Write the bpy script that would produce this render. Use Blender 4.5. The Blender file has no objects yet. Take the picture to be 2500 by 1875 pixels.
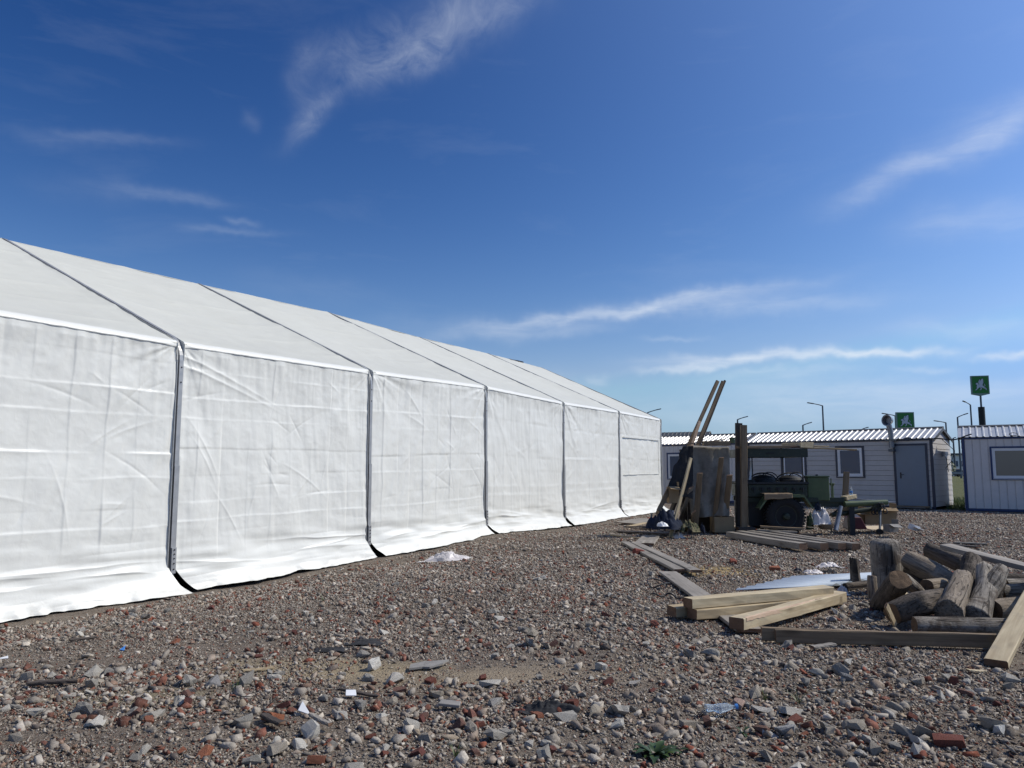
import bpy, bmesh, math, random
import numpy as np
from mathutils import Vector, Matrix

random.seed(7)
RNG = np.random.default_rng(11)
SC = bpy.context.scene
COL = SC.collection
R = math.radians

# ------------------------------------------------------------------ camera
F_PX, CX, CY, PITCH, CAM_H = 1862.0, 1250.0, 937.5, R(6.303), 1.485
cam_d = bpy.data.cameras.new('camera')
cam_d.sensor_width = 36.0
cam_d.lens = 36.0 * F_PX / 2500.0
cam_d.clip_start = 0.05
cam_d.clip_end = 6000.0
cam = bpy.data.objects.new('camera', cam_d)
COL.objects.link(cam)
cam.location = (0, 0, CAM_H)
cam.rotation_euler = (R(90) + PITCH, 0, 0)
SC.camera = cam

# ------------------------------------------------------------------ light
SUN_AZ, SUN_EL = 84.0, 44.0          # degrees clockwise from the view direction (+Y), and above the horizon
EXPOSURE = 0.0
SC.view_settings.view_transform = 'Standard'
SC.view_settings.look = 'None'
SC.view_settings.exposure = EXPOSURE
SC.view_settings.gamma = 1.0
SC.view_settings.use_curve_mapping = False
SC.render.resolution_x, SC.render.resolution_y = 1024, 768
SC.cycles.max_bounces = 6
SC.cycles.diffuse_bounces = 3

sun_d = bpy.data.lights.new('sun', 'SUN')
sun_d.energy = 3.9
sun_d.angle = R(0.53)
sun_d.color = (1.0, 0.94, 0.82)
sun = bpy.data.objects.new('sun', sun_d)
COL.objects.link(sun)
to_sun = Vector((math.sin(R(SUN_AZ)) * math.cos(R(SUN_EL)), math.cos(R(SUN_AZ)) * math.cos(R(SUN_EL)), math.sin(R(SUN_EL))))
sun.rotation_euler = to_sun.to_track_quat('Z', 'Y').to_euler()
sun.location = to_sun * 60


def ray(px, py):
    dx = (px - CX) / F_PX
    dv = -(py - CY) / F_PX
    c, s = math.cos(PITCH), math.sin(PITCH)
    return Vector((dx, c - dv * s, s + dv * c))


class NT:
    """tiny node-tree helper"""
    def __init__(self, tree):
        self.t = tree
        tree.nodes.clear()

    def n(self, kind, **kw):
        nd = self.t.nodes.new(kind)
        for k, v in kw.items():
            if k == 'ins':
                for i, x in v.items():
                    if hasattr(x, 'is_output'):
                        self.t.links.new(x, nd.inputs[i])
                    else:
                        nd.inputs[i].default_value = x
            else:
                setattr(nd, k, v)
        return nd

    def math(self, op, a, b=0.0, clamp=False):
        nd = self.n('ShaderNodeMath', operation=op, use_clamp=clamp, ins={0: a, 1: b})
        return nd.outputs[0]

    def ramp(self, fac, stops, interp='LINEAR'):
        nd = self.n('ShaderNodeValToRGB', ins={0: fac})
        nd.color_ramp.interpolation = interp
        el = nd.color_ramp.elements
        while len(el) > 1:
            el.remove(el[-1])
        el[0].position = stops[0][0]
        el[0].color = col4(stops[0][1])
        for p, c in stops[1:]:
            e = el.new(p)
            e.color = col4(c)
        return nd.outputs[0]

    def noise(self, vec, scale, detail=4.0, rough=0.55, dist=0.0):
        nd = self.n('ShaderNodeTexNoise', ins={'Vector': vec, 'Scale': scale, 'Detail': detail, 'Roughness': rough, 'Distortion': dist})
        return nd.outputs[0]

    def mix(self, fac, a, b, blend='MIX'):
        nd = self.n('ShaderNodeMix', data_type='RGBA', blend_type=blend, ins={0: fac, 6: col4(a) if isinstance(a, tuple) else a, 7: col4(b) if isinstance(b, tuple) else b})
        return nd.outputs[2]

    def mapping(self, vec, scale=(1, 1, 1), rot=(0, 0, 0), loc=(0, 0, 0)):
        return self.n('ShaderNodeMapping', ins={'Vector': vec, 'Scale': scale, 'Rotation': rot, 'Location': loc}).outputs[0]


def col4(c):
    if isinstance(c, (int, float)):
        return (c, c, c, 1)
    return tuple(c) if len(c) == 4 else (c[0], c[1], c[2], 1)


# ------------------------------------------------------------------ sky
SKY_STRENGTH = 0.1
world = bpy.data.worlds.new('World')
SC.world = world
world.use_nodes = True
w = NT(world.node_tree)
sky = w.n('ShaderNodeTexSky', sky_type='NISHITA')
sky.sun_disc = False
sky.sun_elevation = R(SUN_EL)
sky.sun_rotation = R(SUN_AZ)
sky.altitude = 0.0
sky.air_density = 1.0
sky.dust_density = 0.3
sky.ozone_density = 7.0
geo = w.n('ShaderNodeNewGeometry')
direc = w.n('ShaderNodeTexCoord').outputs['Generated']
sep = w.n('ShaderNodeSeparateXYZ', ins={0: direc})
dx, dy, dz = sep.outputs[0], sep.outputs[1], sep.outputs[2]
az = w.math('ARCTAN2', dx, dy)
el = w.math('ARCSINE', dz)
nvec = w.n('ShaderNodeCombineXYZ', ins={0: az, 1: el, 2: 0.0}).outputs[0]
warp1 = w.math('SUBTRACT', w.noise(nvec, 7.0, 3.0, 0.6), 0.5)
warp2 = w.math('SUBTRACT', w.noise(w.mapping(nvec, loc=(5.2, 1.7, 0)), 9.0, 4.0, 0.6), 0.5)
azw = w.math('ADD', az, w.math('MULTIPLY', warp1, 0.09))
elw = w.math('ADD', el, w.math('MULTIPLY', warp2, 0.05))


def azel(px, py):
    d = ray(px, py).normalized()
    return math.atan2(d.x, d.y), math.asin(d.z)


# thin cirrus streaks: (from px, to px, half width px, strength)
STREAKS = [
    ((1000, 95), (1330, -70), 54, 0.24), ((820, 215), (1120, 70), 38, 0.19), ((745, 120), (740, 300), 36, 0.10),
    ((690, 345), (850, 225), 20, 0.22), ((760, 150), (1000, 60), 40, 0.14), ((880, 190), (1100, 130), 26, 0.12),
    ((40, 322), (430, 350), 13, 0.07), ((270, 455), (560, 492), 13, 0.10), ((110, 440), (330, 470), 30, 0.03),
    ((450, 560), (680, 575), 10, 0.10), ((560, 535), (640, 550), 8, 0.10), ((585, 270), (625, 310), 14, 0.06),
    ((2050, 490), (2560, 265), 26, 0.26), ((2250, 360), (2560, 250), 36, 0.12), ((2200, 560), (2600, 500), 34, 0.14),
    ((1090, 815), (1640, 742), 16, 0.26), ((1350, 780), (1960, 688), 17, 0.26), ((1500, 755), (2150, 725), 24, 0.20), ((1100, 830), (1500, 800), 14, .16),
    ((1560, 908), (1800, 892), 9, 0.42), ((1620, 884), (2200, 860), 13, 0.50), ((2020, 872), (2360, 846), 9, 0.40),
    ((2380, 864), (2620, 862), 7, 0.48), ((1700, 925), (2100, 905), 14, 0.22), ((1560, 828), (1720, 824), 7, 0.16),
    ((1430, 918), (1500, 920), 10, 0.20), ((1700, 960), (2600, 940), 26, 0.22), ((1500, 1010), (2700, 985), 34, 0.20),
    ((2200, 800), (2600, 810), 20, 0.14), ((900, 790), (1150, 790), 20, 0.06), ((600, 690), (900, 720), 30, 0.03),
    ((1100, 900), (1500, 960), 30, 0.10), ((2200, 905), (2330, 893), 8, 0.22),
]
total = plume = None
for si, (a, b, hw, st) in enumerate(STREAKS):
    a0, e0 = azel(*a)
    a1, e1 = azel(*b)
    ca, ce = (a0 + a1) / 2, (e0 + e1) / 2
    L = math.hypot(a1 - a0, e1 - e0) / 2
    ang = math.atan2(e1 - e0, a1 - a0)
    W_ = hw / F_PX
    ua = w.math('SUBTRACT', azw, ca)
    ue = w.math('SUBTRACT', elw, ce)
    q1 = w.math('DIVIDE', w.math('ADD', w.math('MULTIPLY', ua, math.cos(ang)), w.math('MULTIPLY', ue, math.sin(ang))), L)
    q2 = w.math('DIVIDE', w.math('ADD', w.math('MULTIPLY', ua, -math.sin(ang)), w.math('MULTIPLY', ue, math.cos(ang))), W_)
    q1s = w.math('POWER', w.math('ABSOLUTE', q1), 3.0)
    rr = w.math('ADD', q1s, w.math('MULTIPLY', q2, q2))
    m = w.math('MULTIPLY', w.math('EXPONENT', w.math('MULTIPLY', rr, -1.0)), st)
    if si < 6:
        plume = m if plume is None else w.math('ADD', plume, m)
    else:
        total = m if total is None else w.math('ADD', total, m)
# fibres along the streaks, and a little thin veil everywhere else in the sky
fib = w.noise(w.mapping(nvec, scale=(7.0, 30.0, 1.0), rot=(0, 0, R(-14))), 1.6, 7.0, 0.62, 0.8)
fib = w.ramp(fib, [(0.28, 0.38), (0.70, 1.0)])
puff = w.ramp(w.noise(nvec, 17.0, 7.0, 0.66, 1.0), [(0.30, 0.16), (0.70, 1.0)])
veil = w.noise(w.mapping(nvec, scale=(1.6, 7.0, 1.0), rot=(0, 0, R(-10))), 2.0, 6.0, 0.6, 0.5)
veil = w.math('MULTIPLY', w.ramp(veil, [(0.54, 0.0), (0.85, 1.0)]), 0.06)
lowband = w.math('MULTIPLY', w.math('EXPONENT', w.math('MULTIPLY', w.math('ABSOLUTE', el), -10.0)), 0.85)
cl = w.math('ADD', w.math('MULTIPLY', w.math('MULTIPLY', plume, puff), 0.85), w.math('ADD', w.math('MULTIPLY', w.math('MULTIPLY', total, fib), 1.25), veil))
cl = w.math('MAXIMUM', cl, 0.0, True)
# contrast curve of the clear sky, and the pale aureole that thin cirrus haze spreads round the sun
sc_ = w.n('ShaderNodeSeparateColor', ins={0: sky.outputs[0]})
cosg = w.math('ADD', w.math('MULTIPLY', dx, to_sun.x), w.math('ADD', w.math('MULTIPLY', dy, to_sun.y), w.math('MULTIPLY', dz, to_sun.z)))
aur = w.math('POWER', w.math('MAXIMUM', w.math('MULTIPLY_ADD', cosg, 0.5), 0.0), 8.0)
aur.node.inputs[0].links[0].from_node.inputs[0].links[0].from_node.inputs[2].default_value = 0.5
chan = []
for i, (ref, out_, gam, au) in enumerate([(1.385, 0.70, 2.3, 3.3), (2.63, 1.95, 1.75, 4.6), (4.85, 4.75, 1.45, 7.1)]):
    q_ = w.math('MINIMUM', w.math('DIVIDE', sc_.outputs[i], ref), 1.7)
    chan.append(w.math('ADD', w.math('MULTIPLY', w.math('POWER', q_, gam), out_), w.math('MULTIPLY', aur, au)))
graded = w.n('ShaderNodeCombineColor', ins={0: chan[0], 1: chan[1], 2: chan[2]}).outputs[0]
hazed = w.mix(lowband, graded, (4.15, 4.95, 6.5))
clouded = w.mix(cl, hazed, (8.2, 8.8, 9.6))
bg = w.n('ShaderNodeBackground', ins={'Color': clouded, 'Strength': SKY_STRENGTH})
w.n('ShaderNodeOutputWorld', ins={0: bg.outputs[0]})

# ------------------------------------------------------------------ numpy noise and terrain
_TAB = np.random.default_rng(3).random((256, 256))


def vnoise(x, y, seed=0):
    x = np.asarray(x, float) + seed * 17.31
    y = np.asarray(y, float) + seed * 9.77
    xi, yi = np.floor(x).astype(int), np.floor(y).astype(int)
    fx, fy = x - xi, y - yi
    fx, fy = fx * fx * fx * (fx * (fx * 6 - 15) + 10), fy * fy * fy * (fy * (fy * 6 - 15) + 10)
    a, b = _TAB[xi % 256, yi % 256], _TAB[(xi + 1) % 256, yi % 256]
    c, d = _TAB[xi % 256, (yi + 1) % 256], _TAB[(xi + 1) % 256, (yi + 1) % 256]
    return (a * (1 - fx) + b * fx) * (1 - fy) + (c * (1 - fx) + d * fx) * fy * 1.0 - 0.5


def fbm(x, y, seed=0, oct=3):
    v, a = 0, 1.0
    for i in range(oct):
        v = v + a * vnoise(np.asarray(x) * 2 ** i, np.asarray(y) * 2 ** i, seed + i)
        a *= 0.5
    return v


T_AZ, T_S, T_H, T_W, T_R = R(30.09), 4.2, 3.3645, 5.165, 5.704
T_P0 = (-4.845, 11.021)
T_DZ = {-2: 0.0, -1: -0.02, 0: -0.056, 1: -0.010, 2: 0.075, 3: 0.0, 4: 0.016, 5: -0.024}
t_d = (math.sin(T_AZ), math.cos(T_AZ))


DIP_K = [-4, -2, -1, 0, 1, 2, 3, 4, 5]
DIP_Z = [-.20, -.30, -.30, -.28, -.21, -.08, -.15, -.14, -.12]


def tent_local(x, y):
    dx_, dy_ = x - T_P0[0], y - T_P0[1]
    return dx_ * t_d[0] + dy_ * t_d[1], dy_ * t_d[0] - dx_ * t_d[1]


def zg(x, y):
    """height of the ground"""
    x, y = np.asarray(x, float), np.asarray(y, float)
    z = 0.055 * vnoise(x / 3.1, y / 3.1, 1) + 0.035 * vnoise(x / 1.1, y / 1.1, 2) + 0.016 * vnoise(x / 0.4, y / 0.4, 4)
    far = np.clip((y - 22) / 6, 0, 1)
    z = z * (1 - far)
    lx, ly = tent_local(x, y)
    dip = np.interp(lx / T_S, DIP_K, DIP_Z)
    fall = np.where(ly > 0, 1.0, np.exp(-(np.minimum(ly, 0) / 2.3) ** 2)) * np.clip((24.5 - lx) / 3, 0, 1) * np.clip((13.5 - ly) / 3, 0, 1)
    z = z + dip * fall
    return z


def ground(px, py, dz=0.0):
    d = ray(px, py)
    z = 0.0
    for _ in range(6):
        t = (z + dz - CAM_H) / d.z
        z = float(zg(d.x * t, d.y * t))
    t = (z + dz - CAM_H) / d.z
    return Vector((d.x * t, d.y * t, z + dz))


def at(px, py, Y):
    d = ray(px, py)
    t = Y / d.y
    return Vector((d.x * t, Y, CAM_H + d.z * t))


# ------------------------------------------------------------------ object helpers
def tag(o, label=None, cat=None, group=None, kind=None):
    if label: o['label'] = label
    if cat: o['category'] = cat
    if group: o['group'] = group
    if kind: o['kind'] = kind
    return o


def thing(name, label, cat, loc=(0, 0, 0), rotz=0.0, group=None):
    o = bpy.data.objects.new(name, None)
    o.empty_display_size = 0.2
    COL.objects.link(o)
    o.location = loc
    o.rotation_euler = (0, 0, rotz)
    return tag(o, label, cat, group)


class Geo:
    def __init__(self):
        self.v, self.f = [], []

    def add(self, verts, faces):
        b = len(self.v)
        self.v += [tuple(q) for q in verts]
        self.f += [tuple(i + b for i in q) for q in faces]
        return self

    def box(self, c, s, rx=None, ry=None, rz=None):
        """box centred at c with full sizes s, optional axes"""
        ax = [Vector(rx or (1, 0, 0)), Vector(ry or (0, 1, 0)), Vector(rz or (0, 0, 1))]
        c = Vector(c)
        vs = []
        for sx in (-.5, .5):
            for sy in (-.5, .5):
                for sz in (-.5, .5):
                    vs.append(c + ax[0] * (s[0] * sx) + ax[1] * (s[1] * sy) + ax[2] * (s[2] * sz))
        return self.add(vs, [(0, 1, 3, 2), (4, 6, 7, 5), (0, 4, 5, 1), (2, 3, 7, 6), (0, 2, 6, 4), (1, 5, 7, 3)])

    def b(self, x0, x1, y0, y1, z0, z1):
        return self.box(((x0 + x1) / 2, (y0 + y1) / 2, (z0 + z1) / 2), (abs(x1 - x0), abs(y1 - y0), abs(z1 - z0)))

    def tube(self, pts, rad, n=10, cap=True):
        pts = [Vector(p) for p in pts]
        rad = rad if isinstance(rad, (list, tuple)) else [rad] * len(pts)
        rings = []
        up = None
        for i, p in enumerate(pts):
            a = pts[max(0, i - 1)]
            c = pts[min(len(pts) - 1, i + 1)]
            t = (c - a).normalized()
            if up is None:
                up = Vector((0, 0, 1)) if abs(t.z) < 0.9 else Vector((1, 0, 0))
            s = t.cross(up).normalized()
            up = s.cross(t).normalized()
            rings.append([p + (s * math.cos(2 * math.pi * k / n) + up * math.sin(2 * math.pi * k / n)) * rad[i] for k in range(n)])
        vs = [q for r_ in rings for q in r_]
        fs = []
        for i in range(len(pts) - 1):
            for k in range(n):
                fs.append((i * n + k, i * n + (k + 1) % n, (i + 1) * n + (k + 1) % n, (i + 1) * n + k))
        if cap:
            fs.append(tuple(range(n))[::-1])
            fs.append(tuple((len(pts) - 1) * n + k for k in range(n)))
        return self.add(vs, fs)

    def lathe(self, c, prof, n=24, axis=(0, 0, 1), start=None):
        """prof: (radius, height) list round an axis through c"""
        ax = Vector(axis).normalized()
        s = ax.orthogonal().normalized()
        u = ax.cross(s)
        c = Vector(c)
        vs = []
        for (r_, h_) in prof:
            for k in range(n):
                a = 2 * math.pi * k / n
                vs.append(c + ax * h_ + (s * math.cos(a) + u * math.sin(a)) * max(r_, 1e-4))
        fs = []
        for i in range(len(prof) - 1):
            for k in range(n):
                fs.append((i * n + k, i * n + (k + 1) % n, (i + 1) * n + (k + 1) % n, (i + 1) * n + k))
        fs.append(tuple(range(n))[::-1])
        fs.append(tuple((len(prof) - 1) * n + k for k in range(n)))
        return self.add(vs, fs)

    def grid(self, P):
        """P: array (nu, nv, 3)"""
        nu, nv = P.shape[:2]
        vs = P.reshape(-1, 3).tolist()
        fs = [(i * nv + j, (i + 1) * nv + j, (i + 1) * nv + j + 1, i * nv + j + 1) for i in range(nu - 1) for j in range(nv - 1)]
        return self.add(vs, fs)


def wloc(o):
    v = Vector((0, 0, 0))
    while o is not None:
        v += o.location
        o = o.parent
    return v


def obj(name, g, mat, parent=None, smooth=False, world=False, bevel=0.0, label=None, cat=None, group=None, kind=None, origin=None):
    """one mesh object out of a Geo; world=True: vertices are in world space (parents carry no rotation then)"""
    me = bpy.data.meshes.new(name)
    off = Vector((0, 0, 0))
    if world and parent is not None:
        off = wloc(parent)
    elif origin is not None:
        off = Vector(origin)
    v = [(a[0] - off.x, a[1] - off.y, a[2] - off.z) for a in g.v]
    me.from_pydata(v, [], g.f)
    bm = bmesh.new()
    bm.from_mesh(me)
    bmesh.ops.recalc_face_normals(bm, faces=bm.faces)
    if bevel:
        es = [e for e in bm.edges if len(e.link_faces) == 2 and e.calc_face_angle(0) > 0.6]
        bmesh.ops.bevel(bm, geom=es, offset=bevel, segments=1, affect='EDGES', profile=0.5)
    bm.to_mesh(me)
    bm.free()
    if smooth:
        me.polygons.foreach_set('use_smooth', [True] * len(me.polygons))
    me.materials.append(mat)
    o = bpy.data.objects.new(name, me)
    COL.objects.link(o)
    if parent is not None:
        o.parent = parent
    elif origin is not None:
        o.location = off
    return tag(o, label, cat, group, kind)


def grid_obj(name, P, mat, parent=None, label=None, cat=None, kind=None, flip=False):
    nu, nv = P.shape[:2]
    me = bpy.data.meshes.new(name)
    idx = np.arange(nu * nv).reshape(nu, nv)
    q = np.stack([idx[:-1, :-1], idx[1:, :-1], idx[1:, 1:], idx[:-1, 1:]], -1).reshape(-1, 4)
    if flip:
        q = q[:, ::-1]
    me.vertices.add(nu * nv)
    me.vertices.foreach_set('co', P.reshape(-1).astype(np.float32))
    me.loops.add(q.size)
    me.loops.foreach_set('vertex_index', q.reshape(-1).astype(np.int32))
    me.polygons.add(len(q))
    me.polygons.foreach_set('loop_start', (np.arange(len(q)) * 4).astype(np.int32))
    me.polygons.foreach_set('use_smooth', np.ones(len(q), bool))
    me.update(calc_edges=True)
    me.materials.append(mat)
    o = bpy.data.objects.new(name, me)
    COL.objects.link(o)
    if parent is not None:
        o.parent = parent
    return tag(o, label, cat, None, kind)


# ------------------------------------------------------------------ materials
MATS = {}


def material(name):
    m = bpy.data.materials.new(name)
    m.use_nodes = True
    t = NT(m.node_tree)
    MATS[name] = m
    return m, t


def finish(t, color, rough=0.6, metal=0.0, spec=0.5, bump=None, bstr=0.3, bdist=0.01, extra=None):
    b = t.n('ShaderNodeBsdfPrincipled')
    ins = {'Base Color': color if hasattr(color, 'is_output') else col4(color), 'Roughness': rough, 'Metallic': metal, 'Specular IOR Level': spec}
    if extra:
        ins.update(extra)
    for k, v in ins.items():
        if hasattr(v, 'is_output'):
            t.t.links.new(v, b.inputs[k])
        else:
            b.inputs[k].default_value = v
    if bump is not None:
        bn = t.n('ShaderNodeBump', ins={'Strength': bstr, 'Distance': bdist, 'Height': bump})
        t.t.links.new(bn.outputs[0], b.inputs['Normal'])
    t.n('ShaderNodeOutputMaterial', ins={0: b.outputs[0]})
    return b


def paint(name, c, rough=0.5, spec=0.5, metal=0.0, var=0.12, scale=6.0, dirt=None, bstr=0.08):
    m, t = material(name)
    co = t.n('ShaderNodeTexCoord').outputs['Object']
    n1 = t.noise(co, scale, 6, 0.65)
    dark = tuple(x * (1 - var) for x in c)
    light = tuple(min(1, x * (1 + var)) for x in c)
    cc = t.ramp(n1, [(0.3, dark), (0.7, light)])
    if dirt:
        n2 = t.ramp(t.noise(co, scale * 2.7, 8, 0.7), [(0.55, 0.0), (0.72, 1.0)])
        cc = t.mix(t.math('MULTIPLY', n2, 0.6), cc, dirt)
    rr = t.ramp(n1, [(0.3, max(0, rough - 0.08)), (0.7, min(1, rough + 0.1))])
    finish(t, cc, rr, metal, spec, t.noise(co, scale * 8, 4), bstr, 0.004)
    return m


def wood(name, c1, c2, dark=None, grain=26.0, rough=0.75, bstr=0.35, knots=True, patch=None):
    """grain runs along each board's own x axis"""
    m, t = material(name)
    tc = t.n('ShaderNodeTexCoord')
    rnd = t.n('ShaderNodeObjectInfo').outputs['Random']
    off = t.n('ShaderNodeCombineXYZ', ins={0: t.math('MULTIPLY', rnd, 37.0), 1: t.math('MULTIPLY', rnd, 11.0), 2: 0.0}).outputs[0]
    co = t.n('ShaderNodeVectorMath', operation='ADD', ins={0: tc.outputs['Object'], 1: off}).outputs[0]
    g = t.noise(t.mapping(co, scale=(0.9, grain, grain)), 1.0, 5, 0.6, 1.2)
    g2 = t.noise(t.mapping(co, scale=(1.6, 5, 5)), 1.0, 4, 0.6, 0.6)
    cc = t.ramp(g, [(0.28, c1), (0.62, c2)])
    cc = t.mix(t.ramp(g2, [(0.35, 0.0), (0.75, 0.7)]), cc, tuple(x * 0.72 for x in c1))
    if knots:
        vd = t.n('ShaderNodeTexVoronoi', ins={'Vector': t.mapping(co, scale=(1.6, 5.5, 5.5)), 'Scale': 1.0}).outputs[0]
        kn = t.ramp(vd, [(0.06, 1.0), (0.20, 0.0)])
        cc = t.mix(t.math('MULTIPLY', kn, 0.75), cc, tuple(x * 0.45 for x in c1))
    if patch:
        pn = t.ramp(t.noise(co, 3.2, 6, 0.7), [(0.52, 0.0), (0.66, 1.0)])
        cc = t.mix(t.math('MULTIPLY', pn, 0.75), cc, patch)
    # each board a little lighter or darker
    cc = t.mix(1.0, cc, t.ramp(rnd, [(0.0, 0.82), (1.0, 1.12)]), 'MULTIPLY')
    h = t.math('ADD', g, t.math('MULTIPLY', t.noise(co, 60, 3), 0.4))
    finish(t, cc, rough, 0, 0.3, h, bstr, 0.004)
    return m


def stone_mat(name, attr):
    m, t = material(name)
    co = t.n('ShaderNodeTexCoord').outputs['Object']
    if attr:
        base = t.n('ShaderNodeAttribute', attribute_name='stone_colour').outputs[0]
    else:
        base = t.n('ShaderNodeObjectInfo').outputs['Color']
    n1 = t.noise(co, 14.0, 6, 0.7)
    n2 = t.noise(co, 70.0, 5, 0.7)
    cc = t.mix(1.0, base, t.ramp(n1, [(0.3, 0.72), (0.7, 1.22)]), 'MULTIPLY')
    cc = t.mix(t.math('MULTIPLY', t.ramp(n2, [(0.55, 0.0), (0.75, 1.0)]), 0.35), cc, (0.42, 0.39, 0.35))
    cc = t.mix(1.0, cc, t.ramp(n2, [(0.25, 0.7), (0.6, 1.08)]), 'MULTIPLY')
    finish(t, cc, 0.9, 0, 0.2, t.math('ADD', n1, t.math('MULTIPLY', n2, 0.5)), 0.7, 0.012)
    return m


# tent cloth
def cloth_white(name, c, rough, dirt_low):
    m, t = material(name)
    co = t.n('ShaderNodeTexCoord').outputs['Object']
    n1 = t.noise(co, 1.3, 5, 0.6)
    cc = t.ramp(n1, [(0.3, tuple(x * 0.96 for x in c)), (0.7, c)])
    sepz = t.n('ShaderNodeSeparateXYZ', ins={0: co})
    if dirt_low:
        low = t.ramp(t.math('ADD', sepz.outputs[2], 0.22), [(0.0, 1.0), (0.22, 0.0)])
        splash = t.ramp(t.noise(t.mapping(co, scale=(3, 3, 8)), 1.0, 7, 0.75), [(0.47, 0.0), (0.74, 1.0)])
        cc = t.mix(t.math('MULTIPLY', t.math('MULTIPLY', low, splash), 0.45), cc, (0.33, 0.28, 0.22))
    else:
        st = t.ramp(t.noise(t.mapping(co, scale=(0.8, 0.5, 0.5)), 1.5, 6, 0.7), [(0.42, 0.0), (0.8, 1.0)])
        cc = t.mix(t.math('MULTIPLY', st, 0.25), cc, tuple(x * 0.8 for x in (c[0], c[1] * 0.99, c[2] * 0.94)))
    wr = t.noise(t.mapping(co, scale=(1.3, 1.3, 1.0)), 7.0, 6, 0.65, 1.2)
    wv = t.noise(co, 190.0, 2)
    b = finish(t, cc, rough, 0, 0.45, t.math('ADD', wr, t.math('MULTIPLY', wv, 0.02)), 0.16, 0.02)
    return m


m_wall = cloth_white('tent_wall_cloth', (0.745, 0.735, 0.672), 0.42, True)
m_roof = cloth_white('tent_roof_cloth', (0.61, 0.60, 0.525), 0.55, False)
m_alu = paint('aluminium', (0.36, 0.36, 0.355), 0.42, 0.5, 0.35, 0.1, 9.0)
m_rubber = paint('black_rubber', (0.02, 0.02, 0.022), 0.6, 0.4)
m_steel = paint('dark_steel', (0.10, 0.11, 0.12), 0.45, 0.5, 0.6)
m_soilfab = paint('tent_dark_lining', (0.02, 0.02, 0.02), 0.9)

m_pine = wood('fresh_pine', (0.33, 0.24, 0.135), (0.53, 0.42, 0.26), grain=20, patch=(0.27, 0.22, 0.15))
m_pine2 = wood('pale_pine', (0.43, 0.33, 0.20), (0.62, 0.52, 0.34), grain=18, patch=(0.36, 0.30, 0.21))
m_grey = wood('weathered_board', (0.20, 0.175, 0.145), (0.33, 0.295, 0.25), grain=30)
m_brown = wood('brown_board', (0.16, 0.112, 0.068), (0.28, 0.205, 0.13), grain=26)
m_dkwood = wood('dark_old_board', (0.045, 0.035, 0.03), (0.10, 0.08, 0.065), grain=30)
m_endwood = wood('timber_end', (0.13, 0.075, 0.045), (0.20, 0.12, 0.075), grain=12, knots=False)
m_bark = wood('torn_bark_edge', (0.42, 0.27, 0.17), (0.62, 0.46, 0.32), grain=14, patch=(0.62, 0.45, 0.33))


def log_mat(name, c1, c2, patch):
    m, t = material(name)
    tc = t.n('ShaderNodeTexCoord')
    rnd = t.n('ShaderNodeObjectInfo').outputs['Random']
    off = t.n('ShaderNodeCombineXYZ', ins={0: t.math('MULTIPLY', rnd, 37.0), 1: 0.0, 2: t.math('MULTIPLY', rnd, 19.0)}).outputs[0]
    co = t.n('ShaderNodeVectorMath', operation='ADD', ins={0: tc.outputs['Object'], 1: off}).outputs[0]
    g = t.noise(t.mapping(co, scale=(2.0, 16, 16)), 1.0, 7, 0.68, 1.6)
    crack = t.ramp(t.noise(t.mapping(co, scale=(1.2, 24, 24)), 1.0, 4, 0.6, 2.0), [(0.36, 1.0), (0.44, 0.0)])
    cc = t.ramp(g, [(0.26, c1), (0.62, c2), (0.8, tuple(min(1, x * 1.3) for x in c2))])
    pn = t.ramp(t.noise(co, 3.4, 7, 0.72, 0.6), [(0.48, 0.0), (0.60, 1.0)])
    cc = t.mix(t.math('MULTIPLY', pn, 0.8), cc, patch)
    cc = t.mix(t.math('MULTIPLY', crack, 0.85), cc, (0.02, 0.016, 0.013))
    h = t.math('SUBTRACT', t.math('ADD', g, t.math('MULTIPLY', pn, 0.3)), t.math('MULTIPLY', crack, 1.1))
    finish(t, cc, 0.82, 0, 0.25, h, 0.8, 0.02)
    return m


m_log = log_mat('weathered_log', (0.10, 0.088, 0.074), (0.33, 0.29, 0.24), (0.07, 0.05, 0.036))
m_logd = log_mat('dark_log', (0.05, 0.038, 0.030), (0.15, 0.12, 0.092), (0.035, 0.027, 0.021))
m_logb = log_mat('brown_log', (0.10, 0.076, 0.056), (0.26, 0.21, 0.155), (0.32, 0.265, 0.21))


def cut_mat():
    m, t = material('sawn_end')
    co = t.n('ShaderNodeTexCoord').outputs['Object']
    s_ = t.n('ShaderNodeSeparateXYZ', ins={0: t.mapping(co, scale=(1, 1, 1))})
    rr = t.math('SQRT', t.math('ADD', t.math('MULTIPLY', s_.outputs[1], s_.outputs[1]), t.math('MULTIPLY', s_.outputs[2], s_.outputs[2])))
    wob = t.math('ADD', rr, t.math('MULTIPLY', t.noise(co, 9, 4), 0.03))
    ring = t.math('SINE', t.math('MULTIPLY', wob, 420.0))
    cc = t.ramp(t.math('ADD', t.math('MULTIPLY', ring, 0.25), 0.5), [(0.2, (0.10, 0.062, 0.036)), (0.8, (0.175, 0.115, 0.068))])
    cc = t.mix(t.ramp(t.noise(co, 12, 6, 0.7), [(0.4, 0.0), (0.75, 0.6)]), cc, (0.09, 0.06, 0.04))
    finish(t, cc, 0.85, 0, 0.2, t.noise(co, 40, 5), 0.5, 0.01)
    return m


m_cut = cut_mat()
m_stone = stone_mat('rubble_stone', True)
m_lump = stone_mat('rubble_lump', False)

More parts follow.
